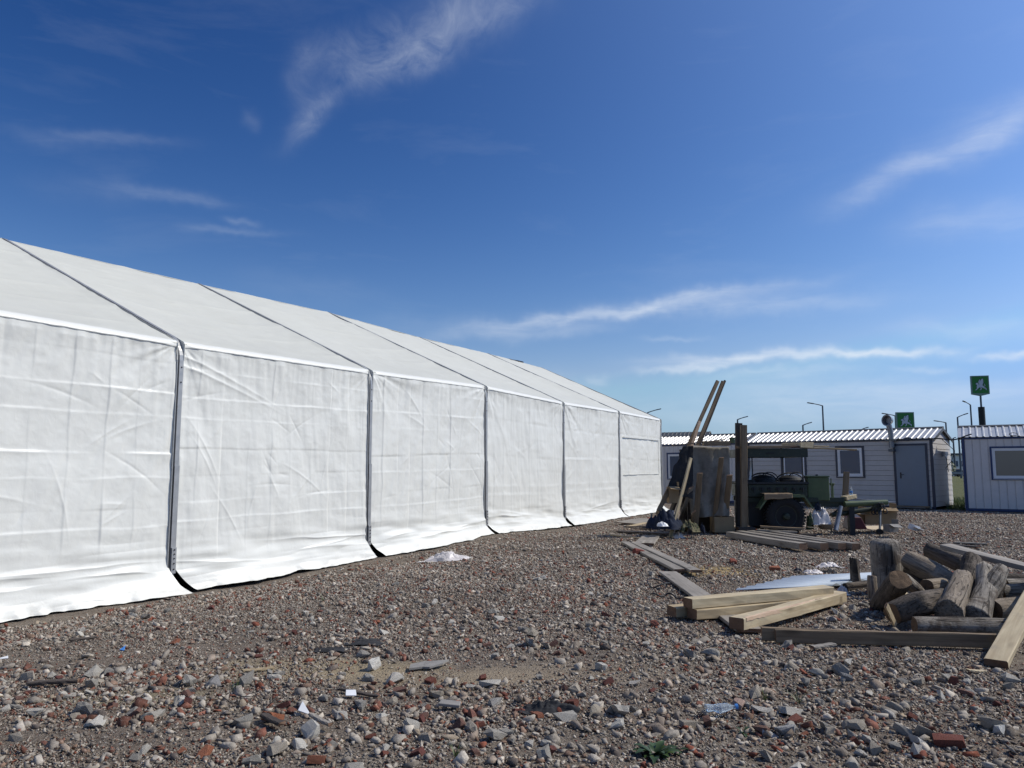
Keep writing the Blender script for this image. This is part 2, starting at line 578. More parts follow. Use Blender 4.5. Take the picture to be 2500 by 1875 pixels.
m_green = paint('army_green_paint', (0.024, 0.032, 0.022), 0.5, 0.4, 0, 0.2, 5.0, (0.10, 0.09, 0.06))
m_green2 = paint('faded_green_paint', (0.085, 0.115, 0.055), 0.5, 0.4, 0, 0.15, 5.0, (0.16, 0.14, 0.09))
m_black = paint('sooty_black', (0.018, 0.018, 0.02), 0.6, 0.4, 0, 0.3)
m_tyre = paint('tyre_rubber', (0.018, 0.018, 0.019), 0.85, 0.3, 0, 0.2, 12)
m_blanket = None
m_card = paint('cardboard', (0.30, 0.215, 0.125), 0.85, 0.2, 0, 0.14, 5)
m_cardp = paint('pale_cardboard', (0.55, 0.44, 0.29), 0.85, 0.2, 0, 0.1, 5)
m_red = paint('dark_red_plastic', (0.085, 0.007, 0.013), 0.45, 0.5)
m_white = paint('white_plastic', (0.72, 0.72, 0.72), 0.4, 0.5, 0, 0.06)
m_film = paint('thin_plastic_film', (0.62, 0.57, 0.54), 0.35, 0.5, 0, 0.12, 8)
m_navy = paint('navy_trim', (0.016, 0.024, 0.050), 0.45, 0.5, 0, 0.12)
m_navy2 = paint('blue_trim', (0.018, 0.036, 0.115), 0.45, 0.5, 0, 0.1)
m_door = paint('grey_blue_door', (0.16, 0.20, 0.25), 0.4, 0.5, 0, 0.06, 3)
m_siding = paint('pale_siding', (0.50, 0.475, 0.455), 0.5, 0.4, 0, 0.06, 3, (0.42, 0.39, 0.36))
m_panelw = paint('ribbed_panel', (0.63, 0.60, 0.585), 0.45, 0.4, 0, 0.06, 3, (0.54, 0.51, 0.48))
m_roofm = paint('roof_sheet_metal', (0.50, 0.49, 0.47), 0.38, 0.5, 0.3, 0.14, 4, (0.40, 0.36, 0.31))
m_roofd = paint('dark_roof_sheet', (0.07, 0.075, 0.08), 0.6, 0.4, 0.0, 0.2, 4)
m_winwhite = paint('white_window_frame', (0.70, 0.71, 0.73), 0.35, 0.5, 0, 0.04)
m_conc = paint('concrete', (0.36, 0.34, 0.31), 0.9, 0.2, 0, 0.2, 8)
m_slate = paint('grey_slate_scrap', (0.25, 0.235, 0.215), 0.85, 0.2, 0, 0.2, 9)
m_darkcloth = paint('dark_grey_cloth', (0.035, 0.035, 0.037), 0.9, 0.2, 0, 0.3, 14)
m_bluecloth = paint('dark_blue_cloth', (0.018, 0.024, 0.042), 0.9, 0.2, 0, 0.3, 14)
m_blind = paint('beige_blind', (0.34, 0.31, 0.25), 0.8, 0.2, 0, 0.05)
m_galv = paint('galvanised_pipe', (0.22, 0.23, 0.25), 0.45, 0.5, 0.6, 0.2, 6)
m_lampgrey = paint('lamp_pole_grey', (0.10, 0.115, 0.135), 0.5, 0.4, 0.2)
m_signgreen = paint('sign_green', (0.03, 0.19, 0.035), 0.4, 0.4, 0, 0.06, 1)
m_signdark = paint('sign_dark_outline', (0.008, 0.025, 0.02), 0.4, 0.4)
m_signwhite = paint('sign_white', (0.55, 0.57, 0.66), 0.4, 0.4, 0, 0.04)
m_signedge = paint('sign_case', (0.20, 0.27, 0.24), 0.4, 0.4)
m_blue = paint('blue_plastic', (0.06, 0.22, 0.55), 0.3, 0.5)


def glass_mat(name, c, rough=0.04):
    m, t = material(name)
    co = t.n('ShaderNodeTexCoord').outputs['Object']
    finish(t, col4(c), rough, 0, 0.45, t.noise(co, 2.2, 2), 0.04, 0.02)
    return m


m_glass = glass_mat('window_glass', (0.016, 0.045, 0.105))
m_glassb = glass_mat('window_glass_blind', (0.22, 0.20, 0.165), 0.12)


def clear_plastic():
    m, t = material('clear_plastic')
    finish(t, (0.75, 0.84, 0.9, 1), 0.12, 0, 0.5, extra={'Transmission Weight': 0.75, 'IOR': 1.2})
    return m


m_clear = clear_plastic()


def blanket():
    m, t = material('grey_felt_tarp')
    co = t.n('ShaderNodeTexCoord').outputs['Object']
    n1 = t.noise(co, 2.6, 6, 0.6, 0.4)
    cc = t.ramp(n1, [(0.28, (0.15, 0.135, 0.115)), (0.55, (0.25, 0.228, 0.195)), (0.8, (0.36, 0.33, 0.28))])
    cc = t.mix(t.ramp(t.noise(co, 5, 6, 0.7), [(0.5, 0), (0.7, 0.6)]), cc, (0.12, 0.105, 0.08))
    finish(t, cc, 0.92, 0, 0.15, t.noise(co, 120, 3), 0.35, 0.006)
    return m


m_blanket = blanket()


def camo():
    m, t = material('camouflage_cloth')
    co = t.n('ShaderNodeTexCoord').outputs['Object']
    n = t.noise(co, 14, 3, 0.6)
    cc = t.ramp(n, [(0.40, (0.05, 0.055, 0.03)), (0.47, (0.12, 0.115, 0.06)), (0.53, (0.20, 0.17, 0.10)), (0.6, (0.03, 0.03, 0.02))], 'CONSTANT')
    finish(t, cc, 0.9, 0, 0.2, t.noise(co, 40, 3), 0.3, 0.01)
    return m


m_camo = camo()


def leaf_mat(name, c1, c2):
    m, t = material(name)
    co = t.n('ShaderNodeTexCoord').outputs['Object']
    cc = t.ramp(t.noise(co, 9, 4, 0.6), [(0.3, c1), (0.7, c2)])
    finish(t, cc, 0.5, 0, 0.4)
    return m


m_leaf = leaf_mat('weed_leaf', (0.016, 0.036, 0.009), (0.05, 0.085, 0.022))
m_grass = leaf_mat('grass_blade', (0.05, 0.085, 0.02), (0.15, 0.18, 0.06))


# soil
def soil():
    m, t = material('rubble_soil')
    co = t.n('ShaderNodeNewGeometry').outputs['Position']
    s_ = t.n('ShaderNodeSeparateXYZ', ins={0: co})
    n0 = t.noise(co, 0.55, 5, 0.6)
    n1 = t.noise(co, 5.0, 8, 0.72)
    n2 = t.noise(co, 40.0, 6, 0.75)
    n3 = t.noise(co, 170.0, 3, 0.7)
    base = t.ramp(n1, [(0.30, (0.115, 0.092, 0.070)), (0.52, (0.205, 0.168, 0.130)), (0.75, (0.31, 0.265, 0.207))])
    base = t.mix(t.ramp(n0, [(0.42, 0.0), (0.62, 0.75)]), base, (0.19, 0.148, 0.113))
    # fine chips of brick, mortar and stone
    vo = t.n('ShaderNodeTexVoronoi', ins={'Vector': co, 'Scale': 46.0})
    chip = t.ramp(vo.outputs['Distance'], [(0.28, 1.0), (0.42, 0.0)])
    hue = t.n('ShaderNodeSeparateColor', ins={0: vo.outputs['Color']}).outputs[0]
    chipc = t.ramp(hue, [(0.0, (0.10, 0.08, 0.065)), (0.3, (0.22, 0.185, 0.15)), (0.62, (0.33, 0.295, 0.25)), (0.80, (0.17, 0.08, 0.055)), (0.90, (0.46, 0.43, 0.38))], 'CONSTANT')
    base = t.mix(t.math('MULTIPLY', chip, 0.85), base, chipc)
    vo2 = t.n('ShaderNodeTexVoronoi', ins={'Vector': co, 'Scale': 120.0})
    chip2 = t.ramp(vo2.outputs['Distance'], [(0.25, 1.0), (0.45, 0.0)])
    hue2 = t.n('ShaderNodeSeparateColor', ins={0: vo2.outputs['Color']}).outputs[1]
    base = t.mix(t.math('MULTIPLY', chip2, 0.6), base, t.ramp(hue2, [(0.0, (0.09, 0.07, 0.055)), (0.4, (0.20, 0.16, 0.128)), (0.8, (0.35, 0.31, 0.26))], 'CONSTANT'))
    base = t.mix(1.0, base, t.ramp(n2, [(0.32, 0.55), (0.68, 1.45)]), 'MULTIPLY')
    # sandy and sawdust patches
    for (px, py, rx, ry, c, k) in [(760, 1632, 1.1, .45, (0.40, 0.32, 0.20), .75), (1080, 1655, 1.2, .35, (0.38, 0.30, 0.2), .6),
                                   (1400, 1640, 1.0, .4, (0.35, 0.28, 0.2), .5), (1760, 1395, 1.0, .75, (0.50, 0.36, 0.16), .8),
                                   (1850, 1570, 1.2, .4, (0.36, 0.29, 0.19), .5), (300, 1700, .8, .3, (0.33, 0.28, .17), .5)]:
        g0 = ground(px, py)
        ex = t.math('DIVIDE', t.math('SUBTRACT', s_.outputs[0], g0.x), rx)
        ey = t.math('DIVIDE', t.math('SUBTRACT', s_.outputs[1], g0.y), ry)
        rr = t.math('ADD', t.math('MULTIPLY', ex, ex), t.math('MULTIPLY', ey, ey))
        mk = t.math('EXPONENT', t.math('MULTIPLY', rr, -1.0))
        mk = t.ramp(t.math('ADD', mk, t.math('MULTIPLY', t.math('SUBTRACT', n1, 0.5), 1.0)), [(0.35, 0.0), (0.75, 1.0)])
        base = t.mix(t.math('MULTIPLY', mk, k), base, c)
    # grass field behind the cabins
    line = t.math('ADD', t.math('MULTIPLY', s_.outputs[0], 0.682), t.math('MULTIPLY', s_.outputs[1], 0.731))
    gm = t.ramp(t.math('ADD', line, t.math('MULTIPLY', n0, 1.2)), [(0.0, 0.0), (1.0, 1.0)])
    gm = t.math('GREATER_THAN', t.math('ADD', line, t.math('MULTIPLY', t.math('SUBTRACT', n1, 0.5), 1.6)), 31.35)
    gcol = t.ramp(t.noise(co, 2.5, 7, 0.75), [(0.3, (0.075, 0.085, 0.03)), (0.55, (0.13, 0.135, 0.055)), (0.8, (0.24, 0.21, 0.11))])
    base = t.mix(gm, base, gcol)
    h = t.math('ADD', t.math('ADD', t.math('MULTIPLY', n1, 0.8), t.math('MULTIPLY', n2, 0.6)), t.math('ADD', t.math('MULTIPLY', chip, 0.5), t.math('ADD', t.math('MULTIPLY', n3, 0.2), t.math('MULTIPLY', chip2, 0.25))))
    finish(t, base, 0.95, 0, 0.15, h, 0.9, 0.022)
    return m


m_soil = soil()

# ------------------------------------------------------------------ ground: one sheet, fine near the camera, out to the horizon
def axis(lo, hi, step, far):
    core = np.arange(lo, hi + step / 2, step)
    s, out, q = step, [], hi
    while q < far:
        s *= 1.35
        q += s
        out.append(q)
    s, neg, q = step, [], lo
    while q > -far:
        s *= 1.35
        q -= s
        neg.append(q)
    return np.concatenate([neg[::-1], core, out])


gx, gy = axis(-9, 21, 0.10, 2500), axis(1.0, 31, 0.10, 2500)
GX, GY = np.meshgrid(gx, gy, indexing='ij')
GZ = zg(GX, GY)
ground_obj = grid_obj('ground', np.stack([GX, GY, GZ], -1), m_soil, kind='structure')

# ------------------------------------------------------------------ the tent
# local frame: x along the side wall (away from the camera), y inward, z up
tent = thing('marquee_tent', 'long white PVC marquee with ribbed aluminium frames and a gabled roof', 'tent', (T_P0[0], T_P0[1], 0), math.pi / 2 - T_AZ)
KS = list(range(-2, 6))


def dzx(x):
    """height offset along the wall, piecewise linear between frames"""
    ks = np.array(KS, float)
    return np.interp(np.asarray(x, float) / T_S, ks, np.array([T_DZ[k] for k in KS]))


def frame_path(dz, lift=0.0, n=7):
    """outer profile of one half frame in (y, z): post, rounded knee, rafter"""
    m = (T_R - T_H) / T_W
    nl = math.hypot(1, m)
    p0, p1, p2 = (-lift, T_H - 0.26), (-lift, T_H + lift), (0.24, T_H + 0.24 * m + lift * nl)
    post = [(-lift, -0.02), (-lift, T_H * .45), p0]
    knee = []
    for i in range(1, n + 1):
        s = i / n
        knee.append(((1 - s) ** 2 * p0[0] + 2 * s * (1 - s) * p1[0] + s * s * p2[0], (1 - s) ** 2 * p0[1] + 2 * s * (1 - s) * p1[1] + s * s * p2[1]))
    raf = [(T_W * q, T_H + T_W * q * m + lift * nl) for q in (0.25, 0.5, 0.75, 1.0)]
    return post, knee, raf


def strip(path, x0, x1, depth, dz, mirror=False, cut=None):
    """solid bar following a (y,z) path between x0 and x1, depth measured inward"""
    P = np.array(path, float)
    if mirror:
        P = P.copy()
        P[:, 0] = 2 * T_W - P[:, 0]
    T = np.gradient(P, axis=0)
    T /= np.linalg.norm(T, axis=1)[:, None]
    N = np.stack([T[:, 1], -T[:, 0]], 1)          # points inward for the near half
    if mirror:
        N = -N
    if cut is not None:
        P, N = P[cut], N[cut]
    Q = P + N * depth
    g = Geo()
    n = len(P)
    vs = []
    for (A, x) in ((P, x0), (P, x1), (Q, x1), (Q, x0)):
        vs += [(x, a[0], a[1] + dz) for a in A]
    fs = []
    for i in range(n - 1):
        for a, b in ((0, 1), (1, 2), (2, 3), (3, 0)):
            fs.append((a * n + i, a * n + i + 1, b * n + i + 1, b * n + i))
    fs += [(0, n, 2 * n, 3 * n), (n - 1, 4 * n - 1, 3 * n - 1, 2 * n - 1)]
    g.add(vs, fs)
    return g


GR0, GR1 = -0.042, -0.020       # dark keder groove, left of the aluminium face
FA0, FA1 = -0.020, 0.048
for k in KS:
    x = k * T_S
    dz = T_DZ[k]
    post, knee, raf = frame_path(dz, 0.024)
    full = post + knee + raf
    cp, cr_ = slice(0, len(post) + 4), slice(len(post) + 3, None)
    low = [(a + 0.004, b - 0.002) for a, b in full]
    postp = obj('post', strip(full, x + FA0, x + FA1, 0.12, dz, cut=cp), m_alu, tent)
    obj('groove', strip(full, x + GR0, x + GR1, 0.05, dz, cut=cp), m_rubber, postp)
    obj('light_strip', strip(low, x + GR0 - 0.014, x + GR0 - 0.001, 0.05, dz, cut=cp), m_alu, postp)
    for mir in (False, True):
        rp = obj('rafter', strip(full, x + FA0, x + FA1, 0.12, dz, mir, cut=cr_), m_alu, tent)
        obj('groove', strip(full, x + GR0, x + GR1, 0.05, dz, mir, cut=cr_), m_rubber, rp)
        obj('light_strip', strip(low, x + GR0 - 0.014, x + GR0 - 0.001, 0.05, dz, mir, cut=cr_), m_alu, rp)
    postm = obj('post', strip(full, x + FA0, x + FA1, 0.12, dz, True, cut=cp), m_alu, tent)
    kn = [post[-1]] + knee
    for xa_, xb_ in ((x + FA1 + .001, x + FA1 + .008), (x + GR0 - .024, x + GR0 - .017)):
        ch = Geo()
        pol = [(a, b) for a, b in kn] + [(0.24, T_H + 0.24 * (T_R - T_H) / T_W + .03), (0.0, T_H + .02), (-.03, T_H - .02), (-.03, T_H - .26)]
        n_ = len(pol)
        ch.add([(xa_, a, b + dz) for a, b in pol] + [(xb_, a, b + dz) for a, b in pol], [tuple(range(n_)), tuple(range(n_, 2 * n_))[::-1]] + [(i, (i + 1) % n_, n_ + (i + 1) % n_, n_ + i) for i in range(n_)])
        obj('knee_cheek', ch, m_wall, postp)
    # sleeve on the lower half of the visible post, foot with bolts
    obj('stub', Geo().b(x - 0.03, x + 0.04, 0.02, 0.09, -0.45 + dz, -0.03 + dz), m_rubber, postp)
    sl = Geo().b(x - 0.024, x + 0.056, -0.034, -0.025, 0.42, 1.58)
    sl.v = [(a, b, c + dz) for a, b, c in sl.v]
    obj('sleeve', sl, m_alu, postp)
    ft = Geo().b(x - 0.012, x + 0.062, -0.046, -0.035, 0.06, 0.42)
    ft.v = [(a, b, c + dz) for a, b, c in ft.v]
    foot = obj('foot_plate', ft, m_alu, postp)
    for zz in (0.12, 0.20, 0.27, 0.33, 0.39):
        bl = Geo().lathe((x + 0.025, -0.046, zz + dz), [(0.010, 0.0), (0.010, 0.012), (0.006, 0.014)], 8, (0, -1, 0))
        obj('bolt', bl, m_rubber, postp)
    for zz in (T_H - 0.36, T_H - 0.58):
        bl = Geo().lathe((x + 0.018, -0.025, zz + dz), [(0.011, 0.0), (0.011, 0.006), (0.007, 0.008)], 8, (0, -1, 0))
        obj('bolt', bl, m_rubber, postp)


def wall_panel(k, nx, nz, seed):
    """hanging cloth of one bay with fold creases, puckers and a skirt that lies out on the ground"""
    rs = np.random.default_rng(seed)
    x0, x1 = k * T_S + FA1 - 0.012, (k + 1) * T_S + GR0 - 0.006
    u = np.linspace(0, 1, nx)[:, None]
    top = T_H - 0.045
    # arc length coordinate: s from the ground edge of the skirt up to the eave
    skirt = 0.62
    s = np.concatenate([np.linspace(0, skirt + 0.35, int(nz * 0.42)), np.linspace(skirt + 0.35, top + 0.30, nz - int(nz * 0.42) + 1)[1:]])[None, :]
    U = np.broadcast_to(u, (nx, s.shape[1])).copy()
    S_ = np.broadcast_to(s, U.shape).copy()
    X = x0 + U * (x1 - x0)
    V = S_ - 0.30                                     # height if it hung straight
    # skirt profile: a soft curve from the vertical to lying on the ground
    lie = 0.22 + 0.22 * fbm(X / 1.1, np.full_like(X, seed * 1.3), 21, 2)
    lie = np.clip(lie, 0.10, 0.5)
    edge = np.exp(-(np.minimum(U, 1 - U) * (x1 - x0) / 0.30) ** 2)
    q = np.clip((0.36 - V) / 0.66, 0, 1)              # 0 some way up, 1 at the hem
    zh = np.interp(X / T_S, DIP_K, DIP_Z) - dzx(X)
    out = lie * (q ** 2.1)
    Z = np.where(V > 0.36, V, zh + (0.36 - zh) * (1 - q) ** 1.25)
    Y = -out
    # corner pull: cloth beside the posts swings out and along the wall at the bottom
    du = np.minimum(U, 1 - U)
    right = np.exp(-((1 - U) * (x1 - x0) / 0.42) ** 2)
    left = np.exp(-(U * (x1 - x0) / 0.50) ** 2)
    drop = np.clip((0.24 - Z) / (0.24 - zh), 0, 1)
    X = X + right * 0.17 * drop ** 1.6 + left * 0.34 * drop ** 1.5
    Y = Y - right * 0.05 * drop + left * 0.06 * drop
    # --- cloth relief (outward = negative y)
    h = np.zeros_like(X)
    L = X - x0
    hang = np.clip((V - 0.15) / 0.5, 0, 1)
    # puffed rectangles left by folding
    h += 0.026 * fbm(L / 0.8 + 0.18 * V, V / 0.75, seed + 40, 2) * hang + 0.006 * fbm(L / 0.21, V / 0.17, seed + 41, 3) * hang
    # leaning drapes
    sl = rs.uniform(0.25, 0.45) * rs.choice([1, 1, -0.3])
    h += 0.020 * fbm((L - sl * V) / 0.30, V / 1.6, seed + 50, 3) * hang
    h += 0.0016 * fbm((L - 0.2 * V) / 0.075, V / 0.5, seed + 55, 2) * (0.4 + vnoise(L / 0.7, V / 0.7, seed + 5))
    # gathers just under the eave
    dt = (top - V)
    gat = vnoise(L / 0.085 + 0.5 * vnoise(L / 0.5, V * 0 + 3, seed), V * 0.25, seed + 60) + 0.6 * vnoise(L / 0.19, V * 0.2, seed + 61)
    h += 0.016 * gat * np.exp(-dt / 0.42)
    # fold creases
    vlines = [0.33 + j * 0.46 + rs.uniform(-.06, .06) for j in range(9)]
    hlines = [(0.78, .9), (1.02, .8), (1.40, .6), (1.78, 1.5), (2.24, .6), (2.62, 1.2), (3.02, .5)]
    for i, c in enumerate(vlines):
        a = rs.uniform(0.25, 1.25) * (0.55 + 1.1 * vnoise(V / 0.55, V * 0 + i, seed + 70))
        wv = L - c - 0.03 * vnoise(V / 0.4, V * 0 + i, seed + 71)
        sg = rs.choice([-1, 1])
        h += hang * a * sg * (0.0075 * np.exp(-np.abs(wv) / 0.028) + 0.007 * np.tanh(wv / 0.010) * np.exp(-np.abs(wv) / 0.16))
    for i, (c, st) in enumerate(hlines):
        c = c + rs.uniform(-.05, .05)
        a = st * (0.55 + 1.1 * vnoise(L / 0.6, L * 0 + i, seed + 80))
        wv = V - c - 0.03 * vnoise(L / 0.7, L * 0 + i, seed + 81) - 0.035 * (L / T_S - .5) * rs.uniform(-1, 1)
        h += hang * a * rs.choice([1, 1, -.7]) * (0.0055 * np.exp(-np.abs(wv) / 0.022) - 0.0055 * np.tanh(wv / 0.008) * np.exp(-np.abs(wv) / 0.09))
    # tension folds running down from the upper corners and out from the posts
    for (cx, sgn, am) in ((0.0, 1, rs.uniform(.5, 1.4)), (x1 - x0, -1, rs.uniform(.4, 1.0))):
        rx, rz = (L - cx) * sgn + 0.02, dt + 0.05
        r_ = np.hypot(rx, rz)
        th = np.arctan2(rz, rx)
        h += am * 0.020 * vnoise(th * 7.5, r_ * 0.25, seed + 90 + int(cx)) * np.exp(-r_ / 1.1) * np.clip(r_ / 0.2, 0, 1) * 2
        ex = np.clip(rx, 0, None)
        h += 0.012 * vnoise(ex / 0.25 - V * 3.2 * sgn * .3, V / 0.13, seed + 95 + int(cx)) * np.exp(-ex / 0.16)
        h += 0.016 * vnoise(ex / 0.07, V / 0.7, seed + 97 + int(cx)) * np.exp(-ex / 0.22)
    # long slack creases
    for i in range(22):
        ang = rs.uniform(-1.3, 1.3)
        px_, pv_ = rs.uniform(0.3, 3.9), rs.uniform(0.8, 3.0)
        du_ = (L - px_) * math.cos(ang) + (V - pv_) * math.sin(ang)
        dv_ = -(L - px_) * math.sin(ang) + (V - pv_) * math.cos(ang) + 0.15 * du_ ** 2
        h += 0.008 * np.exp(-np.abs(dv_) / 0.020) * np.exp(-(du_ / rs.uniform(.08, .5)) ** 2) * rs.choice([-1, 1]) * hang
    if k == 0:
        # the two straight creases running down from the first post
        for (za, zb, xb) in ((3.17, 2.52, 1.9), (3.03, 2.45, 1.9)):
            zz = za + (zb - za) * (L / xb) ** 1.15
            h += 0.016 * np.exp(-np.abs(V - zz) / 0.03) * np.clip(1.15 - L / xb, 0, 1)
    # lower part: long soft folds along the wall where the cloth turns out
    low = np.clip(1 - np.abs(V - 0.16) / 0.55, 0, 1)
    fl = fbm(L / 1.1 + V, V / 0.20 + 0.5 * L / T_S, seed + 100, 2)
    h += (0.050 * fl) * low + 0.020 * np.abs(vnoise(L / 0.9 - V * .8, V / 0.10, seed + 106)) * low
    for i in range(4):
        c_, w0, w1 = rs.uniform(0.02, .32), rs.uniform(.2, 3.9), rs.uniform(.3, 1.2)
        dl = V - c_ - 0.10 * (L - w0) * rs.uniform(-1, 1) - 0.05 * vnoise(L / .5, L * 0 + i, seed + 107)
        h += rs.uniform(.012, .03) * np.exp(-np.abs(dl) / 0.035) * np.exp(-((L - w0) / w1) ** 2)
    h += 0.028 * vnoise(L / 0.32 + V * 1.5, V / 0.25, seed + 104) * low
    h -= 0.0
    Y = Y - h
    # keep the top tucked under the roof cover, edges held by the posts
    pin = np.clip(dt / 0.10, 0, 1)
    Y = np.where(V > 0.3, Y * pin + (1 - pin) * 0.004, Y)
    roll = np.clip(np.minimum(U, 1 - U) * (x1 - x0) / 0.25, 0, 1)
    Y = Y - 0.046 * roll * np.exp(-dt / 0.22)
    hold = np.clip(np.minimum(U, 1 - U) * (x1 - x0) / 0.03, 0, 1)
    Y = np.where(V > 0.75, Y * (0.25 + 0.75 * hold), Y)
    # on the ground the hem follows the stones
    hem = np.clip(0.14 - (Z - zh), 0, 0.14) / 0.14
    Z = Z + hem * (0.012 + 0.030 * np.clip(fbm(X / 0.5, Y / 0.25, seed + 110, 3) + 0.25, 0, 1))
    Z = Z + dzx(X)
    # hem outline wanders
    Y = Y - hem ** 2 * (0.09 * vnoise(X / 0.45, X * 0, seed + 111) + 0.07 * vnoise(X / 0.13, X * 0, seed + 112))
    # stay above the terrain
    ca, sa = math.cos(math.pi / 2 - T_AZ), math.sin(math.pi / 2 - T_AZ)
    WX, WY = T_P0[0] + X * ca - Y * sa, T_P0[1] + X * sa + Y * ca
    g = zg(WX, WY) + 0.018 + 0.02 * np.clip(vnoise(WX / .16, WY / .16, 7) + .3, 0, 1)
    Z = np.where(V < 0.5, np.maximum(Z, g), Z)
    return np.stack([X, Y, Z], -1)


for k in KS[:-1]:
    near = k <= 1
    P = wall_panel(k, *((400, 320) if k in (-1, 0) else (300, 240) if k == 1 else (150, 130)), 300 + k * 7)
    grid_obj('wall_panel', P, m_wall, tent, flip=True)
    # plain cloth on the side away from the camera
    far = P[::6, ::6].copy()
    far[..., 1] = 2 * T_W - far[..., 1]
    grid_obj('wall_panel', far, m_wall, tent)


def roof_panel(k, mir, nx, ns, seed):
    x0, x1 = k * T_S + FA1 - 0.006, (k + 1) * T_S + GR0 - 0.014
    m = (T_R - T_H) / T_W
    L = T_W * math.hypot(1, m)
    u = np.linspace(0, 1, nx)[:, None]
    # (y,z) path: down over the eave, round, up to the ridge
    pts = [(-0.004, T_H - 0.03), (-0.006, T_H - 0.015), (-0.004, T_H - 0.005), (0.006, T_H + 0.006), (0.03, T_H + 0.024)]
    for q in np.linspace(0.03, 1, ns - 5):
        pts.append((T_W * q, T_H + T_W * q * m + 0.012))
    pts = np.array(pts)
    U = np.broadcast_to(u, (nx, len(pts))).copy()
    Y = np.broadcast_to(pts[None, :, 0], U.shape).copy()
    Z = np.broadcast_to(pts[None, :, 1], U.shape).copy()
    X = x0 + U * (x1 - x0)
    t = np.clip(Y / T_W, 0, 1)
    bay = np.sin(math.pi * U) ** 0.7
    Z -= bay * (0.12 * np.sin(math.pi * t) + 0.035 * np.sin(2 * math.pi * t))
    lx, ly = X - x0, Y
    body = np.clip(t / 0.03, 0, 1)
    Z += body * (0.020 * fbm(lx / 1.0, ly / 1.0, seed, 3) + 0.006 * fbm(lx / 0.35, ly / 0.16, seed + 3, 3))
    cr = fbm(lx / 0.8 + ly * .4, ly / 0.7, seed + 12, 2)
    Z += body * 0.012 * np.exp(-np.abs(cr) / 0.035) * np.clip(vnoise(lx / .7, ly / .7, seed + 14) * 3, 0, 1)
    # welded seams parallel to the eave, sagging a little between frames
    for c in (0.75, 1.55, 2.4, 3.3, 4.2):
        wv = ly - c + 0.10 * bay
        Z += 0.015 * np.exp(-np.abs(wv) / 0.045) * (0.6 + vnoise(lx / 0.5, ly * 0 + c, seed + 4))
    # slack wrinkles beside the rafters and along the eave
    for d in (lx, (x1 - x0) - lx):
        Z += body * 0.020 * vnoise(d / 0.12, ly / 0.55 + d * 1.5, seed + 6) * np.exp(-d / 0.20)
    Z += body * 0.014 * vnoise(lx / 0.28, ly / 0.5, seed + 8) * np.exp(-ly / 0.5)
    Y += (1 - body) * (-0.004 + 0.010 * vnoise(lx / 0.12, Z * 4, seed + 9))
    Z += dzx(X)
    if mir:
        Y = 2 * T_W - Y
    return np.stack([X, Y, Z], -1)


for k in KS[:-1]:
    for mir in (False, True):
        nx, ns = ((90, 120) if k <= 2 else (60, 90)) if not mir else (20, 30)
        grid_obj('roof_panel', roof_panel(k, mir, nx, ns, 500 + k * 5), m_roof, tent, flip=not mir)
# white cover strip rolled over the eave beam
for k in KS[:-1]:
    x0, x1 = k * T_S + FA1 + .002, (k + 1) * T_S + GR0 - 0.020
    n = 90
    xs_ = np.linspace(x0, x1, n)
    prof = [(-0.040, -0.070), (-0.050, -0.062), (-0.048, -0.046), (-0.030, -0.018), (-0.004, 0.010), (0.022, 0.026), (0.05, 0.034)]
    edge = np.clip(np.minimum(xs_ - x0, x1 - xs_) / 0.22, 0.30, 1.0)
    P = np.zeros((n, len(prof), 3))
    for j, (py_, pz_) in enumerate(prof):
        P[:, j, 0] = xs_
        P[:, j, 1] = py_ * (edge if py_ < 0 else 1) + 0.006 * fbm(xs_ / 0.10, xs_ * 0 + j * .3, 640 + k, 2)
        P[:, j, 2] = T_H + pz_ + dzx(xs_) + 0.006 * fbm(xs_ / 0.13, xs_ * 0 + j * .2, 650 + k, 2)
    grid_obj('eave_cover', P, m_wall, tent, flip=True)
# ridge cap and gable ends
g = Geo()
for k in KS[:-1]:
    a, b = k * T_S, (k + 1) * T_S
    za, zb = T_R + T_DZ[k], T_R + T_DZ[k + 1]
    g.add([(a + .05, T_W - .06, za - .012), (a + .05, T_W, za + .014), (a + .05, T_W + .06, za - .012), (b - .05, T_W - .06, zb - .012), (b - .05, T_W, zb + .014), (b - .05, T_W + .06, zb - .012)], [(0, 3, 4, 1), (1, 4, 5, 2), (0, 2, 5, 3)])
obj('ridge_cap', g, m_roof, tent)
for k in (KS[0], KS[-1]):
    x = k * T_S + (0.012 if k > 0 else -0.05)
    dz = T_DZ[k]
    n = 60
    yy = np.linspace(0.0, 2 * T_W, n)
    tt = np.linspace(0, 1, 40)
    topz = T_H + (T_R - T_H) * (1 - np.abs(yy - T_W) / T_W) - 0.03
    P = np.zeros((n, 40, 3))
    P[..., 1] = yy[:, None]
    P[..., 2] = tt[None, :] * topz[:, None] + dz
    P[..., 0] = x + 0.02 * fbm(P[..., 1] / 0.3, P[..., 2] / 1.2, 77 + k, 3)
    grid_obj('gable_panel', P, m_wall, tent)
# window flap outline (a sewn patch) on the last bay
pf = Geo()
xa, xb = 4 * T_S + 0.35, 5 * T_S - 0.30
pf.b(xa, xb, -0.040, -0.030, T_H - 0.84, T_H - 0.79)
pf.b(xb - 0.03, xb, -0.026, -0.018, T_H - 2.10, T_H - 0.84)
pf.b(xa, xb - 0.03, -0.026, -0.018, T_H - 2.10, T_H - 2.075)
obj('window_flap', pf, m_wall, tent)

